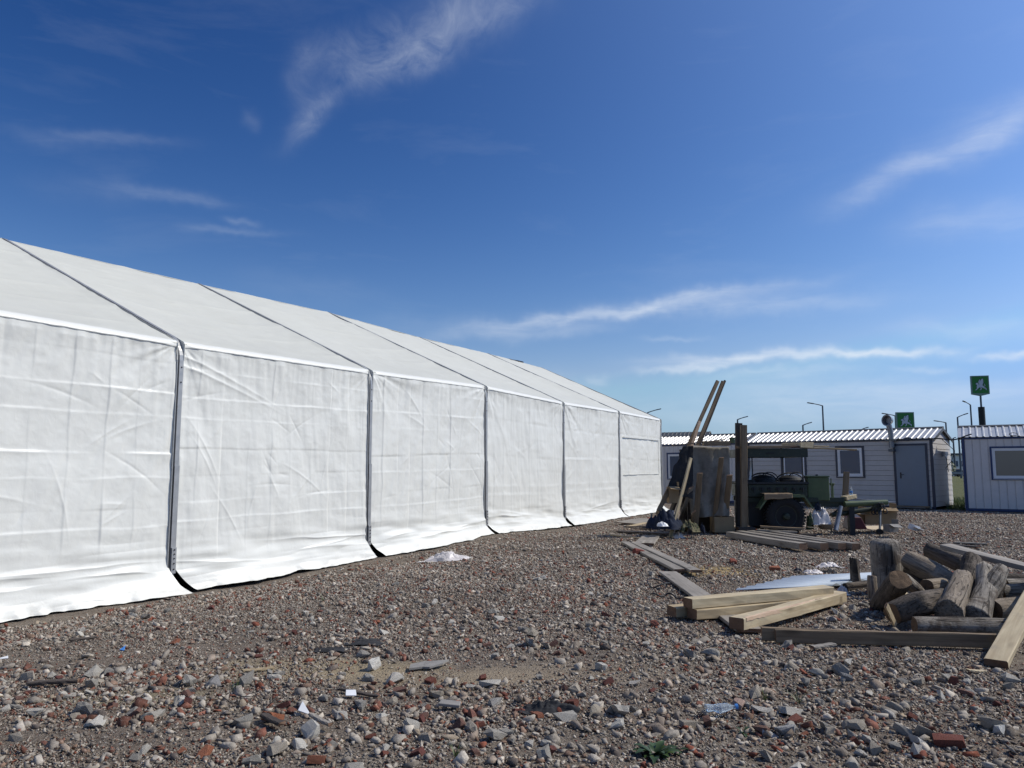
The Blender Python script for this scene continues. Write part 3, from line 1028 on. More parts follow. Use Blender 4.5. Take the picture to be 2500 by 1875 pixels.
# ------------------------------------------------------------------ site cabins
class Frame:
    """vertical wall plane: origin at one base corner, u along the wall, w outward"""
    def __init__(self, o, azdeg):
        a = R(azdeg)
        self.o = Vector(o)
        self.e = Vector((math.sin(a), math.cos(a), 0))
        self.n = Vector((-math.cos(a), math.sin(a), 0)) * -1      # placeholder, fixed below
        self.n = Vector((self.e.y, -self.e.x, 0))                 # right of e: towards the camera side
        self.rotz = math.atan2(self.e.y, self.e.x)

    def hit(self, px, py):
        d = ray(px, py)
        c = Vector((0, 0, CAM_H))
        t = (self.o - c).dot(self.n) / d.dot(self.n)
        p = c + d * t - self.o
        return p.dot(self.e), p.z


def cabin_shell(t, L, D, H, e_h, rib):
    """local frame: x along the front (0..-L or 0..L), y inward, z up. Gabled corrugated roof with the ridge along x"""
    pass


def corr_roof(x0, x1, ya, za, yb, zb, pitch, rib_w, rib_h, thick=0.004):
    """sloping sheet with raised trapezoid ribs running from (ya,za) to (yb,zb)"""
    xs, hs = [], []
    x = x0
    while x < x1 - 1e-6:
        for dx_, h_ in ((0, 0), (pitch - rib_w, 0), (pitch - rib_w * .72, rib_h), (pitch - rib_w * .28, rib_h)):
            xx = x + dx_
            if xx <= x1:
                xs.append(xx)
                hs.append(h_)
        x += pitch
    xs.append(x1)
    hs.append(0)
    g = Geo()
    n = len(xs)
    ny, nz = -(zb - za), (yb - ya)
    l_ = math.hypot(ny, nz)
    ny, nz = ny / l_, nz / l_
    if nz < 0:
        ny, nz = -ny, -nz
    top, bot = [], []
    for s_ in (0, 1):
        yy, zz = (ya, za) if s_ == 0 else (yb, zb)
        top.append([(x_, yy + ny * h_, zz + nz * h_) for x_, h_ in zip(xs, hs)])
        bot.append([(x_, yy + ny * (h_ - thick), zz + nz * (h_ - thick)) for x_, h_ in zip(xs, hs)])
    vs = top[0] + top[1] + bot[0] + bot[1]
    fs = []
    for i in range(n - 1):
        fs.append((i, i + 1, n + i + 1, n + i))
        fs.append((2 * n + i, 3 * n + i, 3 * n + i + 1, 2 * n + i + 1))
        fs.append((i, 2 * n + i, 2 * n + i + 1, i + 1))
        fs.append((n + i, n + i + 1, 3 * n + i + 1, 3 * n + i))
    fs += [(0, n, 3 * n, 2 * n), (n - 1, 3 * n - 1, 4 * n - 1, 2 * n - 1)]
    return g.add(vs, fs)


def window(parent, x0, x1, z0, z1, trim_m, glass_m, sash=0.055, trim=0.075, mull=None):
    """window with coloured surround, white frame and recessed glass; wall face at y=0, outward -y"""
    g = Geo()
    for (a, b, c, d) in ((x0, x1, z1 - trim, z1), (x0, x1, z0, z0 + trim), (x0, x0 + trim, z0 + trim, z1 - trim), (x1 - trim, x1, z0 + trim, z1 - trim)):
        g.b(a, b, -0.045, 0.012, c, d)
    wn = obj('window', g, trim_m, parent)
    a0, a1, b0, b1 = x0 + trim, x1 - trim, z0 + trim, z1 - trim
    g = Geo()
    for (a, b, c, d) in ((a0, a1, b1 - sash, b1), (a0, a1, b0, b0 + sash), (a0, a0 + sash, b0 + sash, b1 - sash), (a1 - sash, a1, b0 + sash, b1 - sash)):
        g.b(a, b, -0.036, 0.010, c, d)
    obj('frame', g, m_winwhite, wn)
    i0, i1, j0, j1 = a0 + sash, a1 - sash, b0 + sash, b1 - sash
    s2 = 0.04
    g = Geo()
    for (a, b, c, d) in ((i0, i1, j1 - s2, j1), (i0, i1, j0, j0 + s2), (i0, i0 + s2, j0 + s2, j1 - s2), (i1 - s2, i1, j0 + s2, j1 - s2)):
        g.b(a + .003 if a == i0 else a, b - .003 if b == i1 else b, -0.028, 0.010, c, d)
    obj('sash', g, m_winwhite, wn)
    obj('pane', Geo().b(i0 + s2, i1 - s2, -0.018, -0.012, j0 + s2, j1 - s2), glass_m, wn)
    obj('sill', Geo().b(a0 - 0.01, a1 + 0.01, -0.075, -0.046, z0 + trim - 0.03, z0 + trim - 0.012), m_winwhite, wn)
    return wn


def cabin(name, label, F, L, D, H, ridge_h, siding, end_siding, row, trim_m, wall_m, over=0.10, base_h=0.10, right=True):
    """front wall from x=-L..0 when right=True (origin is its right corner), or 0..L (origin is its left corner)"""
    t = thing(name, label, 'site cabin', F.o, F.rotz)
    x0, x1 = (-L, 0.0) if right else (0.0, L)
    # core box keeps the walls closed behind the boards
    obj('core', Geo().b(x0 + 0.02, x1 - 0.02, 0.03, D - 0.03, base_h, H - 0.01), m_roofd, t)
    obj('base_skid', Geo().b(x0 + 0.05, x1 - 0.05, 0.06, 0.22, -0.12, base_h).b(x0 + 0.05, x1 - 0.05, D - 0.22, D - 0.06, -0.12, base_h), m_dkwood, t)
    ct = 0.085
    # boards or ribbed panels on the front
    if siding == 'h':
        z = base_h
        while z < H - 0.02:
            z1 = min(z + row, H - 0.002)
            g = Geo()
            a, b = x0 + ct + 0.002, x1 - ct - 0.002
            prof = [(0.004, z + 0.003), (-0.016, z + 0.004), (-0.016, z + 0.02), (-0.004, z1 - 0.03), (-0.002, z1 - 0.012), (0.004, z1 - 0.003)]
            vs = [(a, y, q) for y, q in prof] + [(b, y, q) for y, q in prof] + [(a, 0.025, z1 - 0.003), (a, 0.025, z + 0.003), (b, 0.025, z1 - 0.003), (b, 0.025, z + 0.003)]
            n = len(prof)
            fs = [(i, i + 1, n + i + 1, n + i) for i in range(n - 1)]
            fs += [(n - 1, 2 * n, 2 * n + 2, 2 * n - 1), (0, n, 2 * n + 3, 2 * n + 1), (2 * n, 2 * n + 1, 2 * n + 3, 2 * n + 2)]
            fs += [tuple(range(n)) + (2 * n, 2 * n + 1), tuple(range(n, 2 * n)) + (2 * n + 2, 2 * n + 3)]
            obj('siding_board', g.add(vs, fs), wall_m, t)
            z += row
    else:
        x = x0 + ct + 0.002
        i = 0
        while x < x1 - ct - 0.01:
            xb = min(x + row, x1 - ct - 0.002)
            g = Geo()
            prof = [(x + 0.002, 0.02), (x + 0.002, 0.003), (x + 0.012, -0.012), (xb - 0.032, -0.012), (xb - 0.022, 0.003), (xb - 0.002, 0.003), (xb - 0.002, 0.02)]
            vs = [(a, y, base_h) for a, y in prof] + [(a, y, H - 0.002) for a, y in prof]
            n = len(prof)
            fs = [(j, (j + 1) % n, n + (j + 1) % n, n + j) for j in range(n)] + [tuple(range(n))[::-1], tuple(range(n, 2 * n))]
            obj('wall_panel', g.add(vs, fs), wall_m, t)
            x += row
    # corner trims
    for xc in (x0, x1):
        a, b = (xc, xc + ct) if xc == x0 else (xc - ct, xc)
        obj('corner_trim', Geo().b(a, b, -0.030, 0.03, base_h, H), trim_m, t)
    obj('eaves_trim', Geo().b(x0 + ct, x1 - ct, -0.034, -0.018, H - 0.09, H - 0.004), trim_m, t)
    obj('bottom_rail', Geo().b(x0, x1, -0.02, 0.028, 0.015, base_h - 0.004), trim_m, t)
    # end walls and gables
    for xc, sg in ((x0, -1), (x1, 1)):
        z = base_h
        i = 0
        while z < ridge_h - 0.05:
            zt = min(z + 0.19, ridge_h - 0.03)
            def yr(zz):
                if zz <= H:
                    return 0.03, D - 0.03
                q = (zz - H) / (ridge_h - H)
                return 0.03 + q * (D / 2 - .03), D - 0.03 - q * (D / 2 - .03)
            y0, y1 = yr(z + .003)
            y2, y3 = yr(zt - .003)
            o1, o2, o3 = 0.020, 0.006, -0.015
            vs = [(xc + sg * o1, y0, z + .003), (xc + sg * o1, y1, z + .003), (xc + sg * o2, y3, zt - .003), (xc + sg * o2, y2, zt - .003),
                  (xc + sg * o3, y0, z + .003), (xc + sg * o3, y1, z + .003), (xc + sg * o3, y3, zt - .003), (xc + sg * o3, y2, zt - .003)]
            obj('siding_board', Geo().add(vs, [(0, 1, 2, 3), (4, 7, 6, 5), (0, 4, 5, 1), (1, 5, 6, 2), (2, 6, 7, 3), (3, 7, 4, 0)]), wall_m, t)
            z += 0.19
    # back wall
    obj('back_wall', Geo().b(x0, x1, D - 0.03, D, base_h, H), wall_m, t)
    # roof
    yr_, sl = D / 2, (ridge_h - H) / (D / 2)
    rf = obj('roof', corr_roof(x0 - over, x1 + over, -over, H - over * sl + 0.02, yr_, ridge_h + 0.02, 0.205, 0.085, 0.028), m_roofm, t)
    obj('roof', corr_roof(x0 - over, x1 + over, D + over, H - over * sl + 0.02, yr_, ridge_h + 0.02, 0.205, 0.085, 0.028), m_roofm, t)
    g = Geo()
    for y_, s_ in ((yr_ - 0.11, 1), (yr_ + 0.11, -1)):
        g.add([(x0 - over - .01, y_, ridge_h + 0.055 - .11 * sl), (x1 + over + .01, y_, ridge_h + 0.055 - .11 * sl), (x1 + over + .01, yr_, ridge_h + 0.062), (x0 - over - .01, yr_, ridge_h + 0.062)], [(0, 1, 2, 3)])
    obj('ridge_cap', g, m_roofd, rf)
    # dark verge boards at both gables
    for xc in (x0 - over - 0.005, x1 + over - 0.02):
        g = Geo()
        for (ya, za, yb, zb) in ((-over, H - over * sl, yr_, ridge_h), (yr_, ridge_h, D + over, H - over * sl)):
            vs = []
            for xx in (xc, xc + 0.025):
                vs += [(xx, ya, za + .012), (xx, yb, zb + .012), (xx, yb, zb - 0.10), (xx, ya, za - 0.10)]
            g.add(vs, [(0, 1, 2, 3), (4, 7, 6, 5), (0, 4, 5, 1), (1, 5, 6, 2), (2, 6, 7, 3), (3, 7, 4, 0)])
        obj('verge_board', g, m_roofd, t)
    return t


C2_AZ = 133.0
F2 = Frame((15.20, 27.66, 0), C2_AZ)
_, H2 = F2.hit(2279, 1066)
H2 = 2.58
c2 = cabin('site_cabin', 'grey clapboard site cabin with a blue-grey door, seen behind the green field kitchen', F2, 7.1, 2.4, H2, H2 + 0.40, 'h', 'h', 0.187, m_navy, m_siding)


def fx(F, px, py):
    return F.hit(px, py)[0]


# windows and door of the middle cabin
for (pa, pb, pt, pbm) in ((2041, 2111, 1089, 1167), (1907, 1969, 1089, 1167)):
    xa, za = F2.hit(pa, (pt + pbm) / 2)
    xb, _ = F2.hit(pb, (pt + pbm) / 2)
    _, zt = F2.hit((pa + pb) / 2, pt)
    _, zb = F2.hit((pa + pb) / 2, pbm)
    window(c2, xa, xb, zb, zt, m_navy, m_glass)
xa, xb = fx(F2, 2184, 1160), fx(F2, 2268, 1160)
zt = F2.hit(2224, 1083)[1]
g = Geo()
tr = 0.075
g.b(xa, xa + tr, -0.045, 0.012, 0.10, zt).b(xb - tr, xb, -0.045, 0.012, 0.10, zt).b(xa + tr, xb - tr, -0.045, 0.012, zt - tr, zt)
dr = obj('door_frame', g, m_navy, c2)
door = obj('door', Geo().b(xa + tr + .004, xb - tr - .004, -0.032, 0.005, 0.13, zt - tr - .004), m_door, c2)
hx, hz = F2.hit(2200, 1160)
g = Geo().b(hx - 0.022, hx + 0.022, -0.040, -0.033, hz - 0.12, hz + 0.10)
g.tube([(hx, -0.04, hz + 0.02), (hx, -0.085, hz + 0.02), (hx + 0.12, -0.085, hz + 0.02)], 0.010, 8)
g.lathe((hx, -0.040, hz - 0.07), [(0.014, 0), (0.014, 0.012)], 10, (0, -1, 0))
obj('handle', g, m_black, door)
obj('threshold', Geo().b(xa - 0.05, xb + 0.05, -0.14, -0.05, 0.04, 0.10), m_conc, c2)
lx, lz = F2.hit(2217, 1072)
g = Geo()
n = 14
prof = [(0.17 * math.cos(2 * math.pi * i / n), 0.075 * math.sin(2 * math.pi * i / n)) for i in range(n)]
vs = [(lx + a, -0.03, lz + b) for a, b in prof] + [(lx + a * .82, -0.10, lz + b * .8) for a, b in prof]
g.add(vs, [(i, (i + 1) % n, n + (i + 1) % n, n + i) for i in range(n)] + [tuple(range(n))[::-1], tuple(range(n, 2 * n))])
tag(obj('wall_lamp', g, m_navy, c2))
# junction box and hanging cable on the gable
obj('junction_box', Geo().b(0.022, 0.10, 1.05, 1.28, 1.92, 2.10), m_galv, c2)
obj('cable', Geo().tube([(0.06, 1.30, 1.95), (0.05, 1.55, 1.88), (0.045, 1.72, 1.6), (0.04, 1.80, 1.35)], 0.012, 6), m_black, c2)
# stove flue through the front eaves: pipe with a flared cowl facing the yard
fxp, _ = F2.hit(2176, 1050)
FL = Vector((0, 0, 0))
zc = F2.hit(2176, 1027)[1]
g = Geo()
g.tube([(fxp + .04, -0.16, 2.25), (fxp + .02, -0.17, zc - 0.40), (fxp - .02, -0.20, zc - 0.16)], [0.09, 0.095, 0.10], 16)
flue = obj('flue', g, m_galv, c2, smooth=False)
g = Geo().lathe((fxp - 0.01, -0.06, zc), [(0.10, -0.05), (0.14, 0.0), (0.20, 0.14), (0.215, 0.20), (0.205, 0.21), (0.17, 0.20), (0.12, 0.05)], 24, (-0.35, -1, 0.05))
obj('cowl', g, m_galv, flue)
obj('bracket', Geo().b(fxp - 0.16, fxp + 0.2, -0.30, -0.036, 2.50, 2.56), m_steel, flue)
obj('bracket', Geo().b(fxp - .05, fxp + .12, -0.30, -0.036, 2.10, 2.20), m_steel, flue)

# cabin on the right
F3 = Frame((15.86, 26.98, 0), 121.0)
H3 = 2.58
c3 = cabin('site_cabin', 'site cabin with ribbed upright cladding and a wide window, cut off by the right edge', F3, 6.0, 2.4, H3, H3 + 0.40, 'v', 'v', 0.236, m_navy2, m_panelw, right=False)
xa, xb = fx(F3, 2418, 1130), fx(F3, 2418, 1130) + 1.45
zt, zb = F3.hit(2440, 1090)[1], F3.hit(2440, 1172)[1]
window(c3, xa, xb, zb, zt, m_navy2, m_glassb, sash=0.05, trim=0.06)
obj('wire_coil', Geo().tube([(1.55 + .12 * math.cos(a * .6), -0.12 + .05 * math.sin(a * 1.3), H3 + 0.06 + 0.05 * math.sin(a * .6)) for a in range(22)], 0.010, 5), m_black, c3)

# cabin on the left, behind the tarp shelter
o1 = F2.o - F2.e * 7.42
F1 = Frame(o1, 134.0)
c1 = cabin('site_cabin', 'white ribbed site cabin with a blue-edged window, farthest left beside the marquee end', F1, 6.5, 2.4, 2.58, 2.98, 'v', 'v', 0.24, m_navy2, m_panelw)
xa = fx(F1, 1629, 1138)
zt, zb = F1.hit(1660, 1105)[1], F1.hit(1660, 1171)[1]
window(c1, xa, xa + 1.15, zb, zt, m_navy2, m_glass, sash=0.05, trim=0.07)
# darker roofed cabin behind it
b0 = at(1600, 1085, 41.0)
Fb = Frame((b0.x, 41.0, 0), 118.0)
cb = thing('site_hut', 'hut with a dark slate-grey sheet roof showing above the left white cabin', 'hut', (b0.x - 0.6, 40.6, 0), R(-26))
obj('wall', Geo().b(0, 3.1, 0, 2.4, 0, 2.75), m_panelw, cb)
zr = at(1650, 1055, 41.0).z
obj('roof', corr_roof(-0.1, 3.2, -0.1, 2.72, 1.2, zr, 0.22, 0.08, 0.02), m_roofd, cb)
obj('roof', corr_roof(-0.1, 3.2, 2.5, 2.72, 1.2, zr, 0.22, 0.08, 0.02), m_roofd, cb)
bb = at(1773, 1064, 36.5)
vb = thing('roof_vent', 'small dark box vent on the ridge of the left white cabin', 'vent', (bb.x, bb.y, bb.z - 0.20))
obj('vent_box', Geo().b(-0.19, 0.19, -0.15, 0.15, -0.05, 0.17), m_roofd, vb)
obj('cap', Geo().b(-0.22, 0.22, -0.18, 0.18, 0.172, 0.20), m_navy, vb)

# cable slung between the cabins
pA, pB = F2.o + F2.e * 0.12 + Vector((0, 0, 2.55)) - F2.n * -0.05, F3.o + Vector((0, 0, 2.66)) + F3.e * .35
pts = []
for i in range(15):
    s = i / 14
    p = pA.lerp(pB, s)
    pts.append(p + Vector((0, 0, -0.10 * math.sin(math.pi * s) + 0.02 * math.sin(9 * s))) + F2.n * 0.12)
tag(obj('power_cable', Geo().tube(pts, 0.024, 6), m_black), 'black cable slung between the middle and right cabins', 'cable')
pts = [pA + Vector((0.5, 0.45, -.02)), pA + Vector((0.9, 0.7, -0.25)), pA + Vector((1.2, .9, -.42)), pA + Vector((1.12, 1.0, -.8)), pA + Vector((0.98, 1.25, -1.1)), pA + Vector((0.95, 1.6, -1.25))]
tag(obj('loose_cable', Geo().tube(pts, 0.012, 6), m_black), 'thin loose cable looping off the gable of the clapboard cabin', 'cable')

# wooden step in front of the door
xs = (fx(F2, 2184, 1160) + fx(F2, 2268, 1160)) / 2
sp = F2.o + F2.e * xs + F2.n * 0.42
st_ = thing('door_step', 'low dark plank step in front of the blue-grey cabin door', 'step', (sp.x, sp.y, float(zg(sp.x, sp.y))), F2.rotz)
for i in range(2):
    obj('plank', Geo().b(-0.65, 0.65, -0.16 + i * 0.165, -0.005 + i * 0.165, 0.10, 0.135), m_brown, st_)
obj('riser', Geo().b(-0.62, -0.55, -0.15, 0.15, -0.05, 0.098).b(0.55, 0.62, -0.15, 0.15, -0.05, 0.098), m_dkwood, st_)

# ------------------------------------------------------------------ street lamps, signs and things beyond the cabins
LAMPS = [
    # pole px, pole top py, arm tip px, arm tip py, assumed height, label
    (2008, 990, 1971, 983, 9.0, 'tall street lamp above the clapboard cabin roof, long arm pointing left'),
    (1800.5, 1024, 1826, 1016.5, 9.0, 'far street lamp just behind the twin upright timbers'),
    (1960, 1038, 1982, 1031, 9.0, 'small far street lamp over the cabin roof, arm pointing right, beside the taller left-armed lamp'),
    (1581, 1007, 1614, 998, 9.0, 'street lamp mostly hidden by the far end of the marquee'),
    (2185.5, 1014.5, 2153, 1009, 9.0, 'street lamp rising between the flue cowl and the low green sign'),
    (2309, 1031.5, 2280, 1027, 9.0, 'street lamp seen down to its foot in the gap between two cabins'),
    (2337.5, 1018.5, 2363, 1009, 9.0, 'street lamp above the right cabin, arm pointing right towards the tall sign'),
    (2369, 988, 2350, 978.5, 9.0, 'tallest street lamp, just left of the tall green sign'),
    (2393, 1042, 2376, 1040, 9.0, 'tiny far street lamp whose arm barely clears the right cabin roof'),
    (2327, 1070, 2333, 1068, 7.0, 'thin pale far lamp pole close to the right cabin edge'),
    (1276, 883, 1229, 876, 9.0, 'dark street lamp head sticking up over the marquee ridge'),
    (2106, 1047, 2120, 1043, 8.0, 'faint far street lamp behind the clapboard cabin roof, left of the flue'),
]
for (px, py, qx, qy, hh, lab) in LAMPS:
    d = ray(px, py)
    Y = (hh - CAM_H) / d.z * d.y
    top = at(px, py, Y)
    tip = at(qx, qy, Y)
    t = thing('street_lamp', lab, 'street lamp', (top.x, top.y, 0), group='street lamps along the road')
    sgn = 1 if tip.x > top.x else -1
    L_ = abs(tip.x - top.x)
    up = tip.z - top.z
    k = max(1.0, Y / 75.0)
    obj('pole', Geo().tube([(0, 0, -.1), (0, 0, hh * .55), (0, 0, hh)], [0.10 * k, 0.085 * k, 0.07 * k], 10), m_lampgrey, t)
    obj('arm', Geo().tube([(0, 0, hh - 0.03), (sgn * L_ * .25, 0, hh + up * .28), (sgn * L_ * .62, 0, hh + up * .68)], [0.055 * k, 0.045 * k, 0.04 * k], 8), m_lampgrey, t)
    hd = Geo()
    ex = Vector((sgn * L_ * .40, 0, up * .34))
    a = ex.normalized()
    hd.box(Vector((sgn * L_ * .79, 0, hh + up * .82)), (L_ * .42, 0.26, 0.09 * k), a, (0, 1, 0), a.cross(Vector((0, 1, 0))) * -1)
    obj('lamp_head', hd, m_lampgrey, t, bevel=0.02)

# winged emblem, traced as a polygon set on a unit square (x right, y up)
EMB = [
    # far wing
    [(.37, .62), (.41, .72), (.46, .84), (.50, .86), (.52, .83), (.48, .72), (.44, .64)],
    # near wing with feather tips
    [(.44, .40), (.43, .52), (.42, .62), (.50, .72), (.58, .84), (.66, .91), (.72, .90), (.73, .84), (.70, .80), (.74, .78), (.74, .72), (.70, .69), (.74, .66), (.73, .60), (.69, .58), (.71, .54), (.68, .49), (.66, .42), (.60, .38)],
    # head, neck, chest and body
    [(.18, .52), (.24, .50), (.29, .46), (.26, .38), (.25, .30), (.28, .22), (.36, .24), (.48, .30), (.56, .31), (.64, .26), (.74, .22), (.80, .26), (.78, .34), (.70, .40), (.60, .42), (.46, .43), (.40, .46), (.40, .54), (.36, .60), (.30, .62), (.24, .60), (.20, .56)],
    # forelegs
    [(.27, .25), (.22, .16), (.14, .10), (.10, .12), (.14, .08), (.24, .10), (.32, .18), (.40, .25)],
    [(.46, .28), (.53, .22), (.52, .15), (.44, .09), (.49, .08), (.59, .14), (.60, .22), (.56, .30)],
    # hind legs
    [(.68, .26), (.76, .20), (.86, .18), (.88, .08), (.93, .07), (.93, .16), (.90, .24), (.80, .28)],
    # tail
    [(.78, .34), (.84, .36), (.86, .44), (.80, .50), (.80, .57), (.77, .50), (.82, .43), (.80, .38)],
]


def poly_plate(g, poly, fn, d0, d1):
    """extruded polygon; triangulated by bmesh later (n-gon faces)"""
    n = len(poly)
    vs = [fn(x, y, d0) for x, y in poly] + [fn(x, y, d1) for x, y in poly]
    g.add(vs, [tuple(range(n)), tuple(range(n, 2 * n))[::-1]] + [(i, (i + 1) % n, n + (i + 1) % n, n + i) for i in range(n)])


def green_sign(label, cx, top_py, Y, w_px, h_px, yaw, post_px=None):
    tp = at(cx, top_py, Y)
    W_, H_ = w_px * Y / F_PX, h_px * Y / F_PX
    t = thing('roadside_sign', label, 'sign', (tp.x, Y, 0), yaw, 'green emblem signs')
    zt = tp.z
    z0 = zt - H_
    # case: flat faced panel with a shallow pointed foot
    fp = H_ * 0.09
    pl = [(-W_ / 2, z0 + fp), (0, z0), (W_ / 2, z0 + fp), (W_ / 2, zt), (-W_ / 2, zt)]
    g = Geo()
    poly_plate(g, pl, lambda x, z, d: (x, d, z), -0.16, 0.16)
    case = obj('case', g, m_signedge, t)
    m_ = W_ * 0.06
    g = Geo()
    g.b(-W_ / 2 + m_, W_ / 2 - m_, -0.175, -0.161, z0 + fp + m_, zt - m_)
    obj('face', g, m_signgreen, t)
    ew = W_ * 0.80
    for nm, mat, off, d0, d1, gr in (('emblem_outline', m_signdark, 0.0, -0.185, -0.176, 1.0), ('emblem', m_signwhite, 0.0, -0.197, -0.186, 0.0)):
        g = Geo()
        for i, p in enumerate(EMB):
            if gr:
                cx_, cy_ = sum(a for a, b in p) / len(p), sum(b for a, b in p) / len(p)
                q = []
                for a, b in p:
                    dd = math.hypot(a - cx_, b - cy_)
                    q.append((a + (a - cx_) / dd * 0.03, b + (b - cy_) / dd * 0.03))
                p = q
            e = -i * 0.0012
            poly_plate(g, p, lambda x, y, d, e=e: ((x - .52) * ew, d + e, z0 + fp + m_ + 0.09 * H_ + y * H_ * 0.68), d0, d1)
        obj(nm, g, mat, t)
    # neck and thick post
    nk = H_ * 0.55
    obj('neck', Geo().tube([(0, 0, z0 - nk), (0, 0, z0 + 0.02)], 0.10, 10), m_lampgrey, t)
    obj('post', Geo().tube([(0, 0, -0.1), (0, 0, z0 - nk + 0.03)], 0.33, 16), m_black, t)
    return t


green_sign('tall green sign with a white winged animal on a dark post above the right cabin', 2390.5, 917.5, 85.0, 39.5, 50, R(-14))
green_sign('low green sign with a white winged animal behind the clapboard cabin roof, beside the flue', 2208, 1006.5, 78.0, 41, 48, R(-8))

# pale sheds, a bush, rail and a parked car far off in the gap between the cabins
def far_box(name, label, cat, px0, px1, pt, Y, mat, roofm):
    a, b = at(px0, pt, Y), at(px1, pt, Y)
    t = thing(name, label, cat, ((a.x + b.x) / 2, Y, 0))
    w_ = b.x - a.x
    obj('wall', Geo().b(-w_ / 2, w_ / 2, 0, 8, -0.2, a.z), mat, t)
    obj('roof', Geo().b(-w_ / 2 - .3, w_ / 2 + .3, -0.4, 8.4, a.z + 0.003, a.z + 0.35), roofm, t)
    for i in range(3):
        q = -w_ / 2 + w_ * (i + .5) / 3
        obj('window', Geo().b(q - w_ * .09, q + w_ * .09, -0.05, 0.1, a.z * .45, a.z * .72), m_glass, t)
    return t


far_box('shed', 'far white shed with a dark roof edge in the gap between the cabins', 'shed', 2317, 2352, 1111, 150, m_white, m_roofd)
far_box('shed', 'far grey shed left of the bush in the gap between the cabins', 'shed', 2296, 2316, 1113, 135, m_galv, m_roofd)
bp = at(2317, 1140, 110)
bush = thing('bush', 'dark round bush against the white shed in the gap', 'bush', (bp.x, 110, 0))
g = Geo()
rb = random.Random(5)
for i in range(420):
    a, b_, r_ = rb.uniform(0, 6.28), rb.uniform(-1, 1), rb.uniform(.55, 1) ** .5
    c = Vector((math.cos(a) * math.sqrt(1 - b_ * b_) * r_ * 0.85, math.sin(a) * math.sqrt(1 - b_ * b_) * r_ * 0.85, 1.55 + b_ * r_ * 1.0))
    s_ = 0.16
    u = Vector((rb.gauss(0, 1), rb.gauss(0, 1), rb.gauss(0, 1))).normalized()
    v = u.orthogonal().normalized()
    g.add([c + u * s_, c + v * s_ * .6, c - u * s_, c - v * s_ * .6], [(0, 1, 2, 3)])
obj('crown', g, m_leaf, bush)
obj('stem', Geo().tube([(0, 0, -.1), (0, 0, 0.7), (0.05, 0, 1.6)], [0.09, 0.07, 0.03], 8), m_dkwood, bush)
cp = ground(2322, 1164)
car = thing('parked_car', 'dark car parked on the grass far off between the cabins', 'car', (cp.x + .6, cp.y, 0), R(8))
g = Geo()
prof = [(-2.1, .32), (-2.15, .62), (-1.9, .82), (-1.3, .9), (-.75, 1.36), (.65, 1.40), (1.35, .95), (2.0, .86), (2.15, .6), (2.1, .32)]
poly_plate(g, prof, lambda x, z, d: (x, d, z), -0.82, 0.82)
body = obj('body', g, m_black, car, bevel=0.06)
g = Geo()
poly_plate(g, [(-1.15, .92), (-.70, 1.29), (.58, 1.32), (1.15, .96)], lambda x, z, d: (x, d, z), -0.84, 0.84)
obj('side_window', g, m_glass, car)
for sx in (-1.3, 1.35):
    for sy in (-.78, .78):
        wl = obj('wheel', Geo().lathe((sx, sy, .32), [(.20, -.1), (.32, -.1), (.33, 0), (.32, .1), (.20, .1)], 18, (0, 1, 0)), m_tyre, car)
        obj('rim', Geo().lathe((sx, sy, .32), [(.19, -.112), (.19, .112)], 12, (0, 1, 0)), m_galv, wl)
gr = at(2315, 1140, 95)
rail = thing('guard_rail', 'pale guard rail along the far road between the cabins', 'guard rail', (gr.x, 95, 0))
obj('rail', Geo().b(-14, 14, -.05, .05, .75, 1.05), m_galv, rail)
for i in range(8):
    obj('post', Geo().b(-14 + i * 4 - .06, -14 + i * 4 + .06, .051, .15, -.1, .9), m_galv, rail)

# grass in the gap and along the cabin backs
g = Geo()
rg = random.Random(9)
for i in range(5200):
    q = rg.random() ** 1.6
    u_, v_ = rg.uniform(-1.3, 3.4), 0.9 + q * 16
    p = F2.o + F2.e * u_ - F2.n * v_
    if u_ < 0.05 and v_ < 2.55:
        continue
    if u_ > 0.9 and v_ < 2.7:
        continue
    p.z = 0.0
    h_ = rg.uniform(.10, .32)
    a = rg.uniform(0, 6.28)
    wv = Vector((math.cos(a), math.sin(a), 0)) * rg.uniform(.006, .016) * (1 + q * 2)
    ln = Vector((rg.gauss(0, .08), rg.gauss(0, .08), h_))
    g.add([p - wv, p + wv, p + ln], [(0, 1, 2)])
tag(obj('grass', g, m_grass), 'rough green grass in the gap between the cabins', None, kind='stuff')

# ------------------------------------------------------------------ boards and logs lying about
KEEP = []          # footprints (p0, p1, half width) where loose stones must not poke through


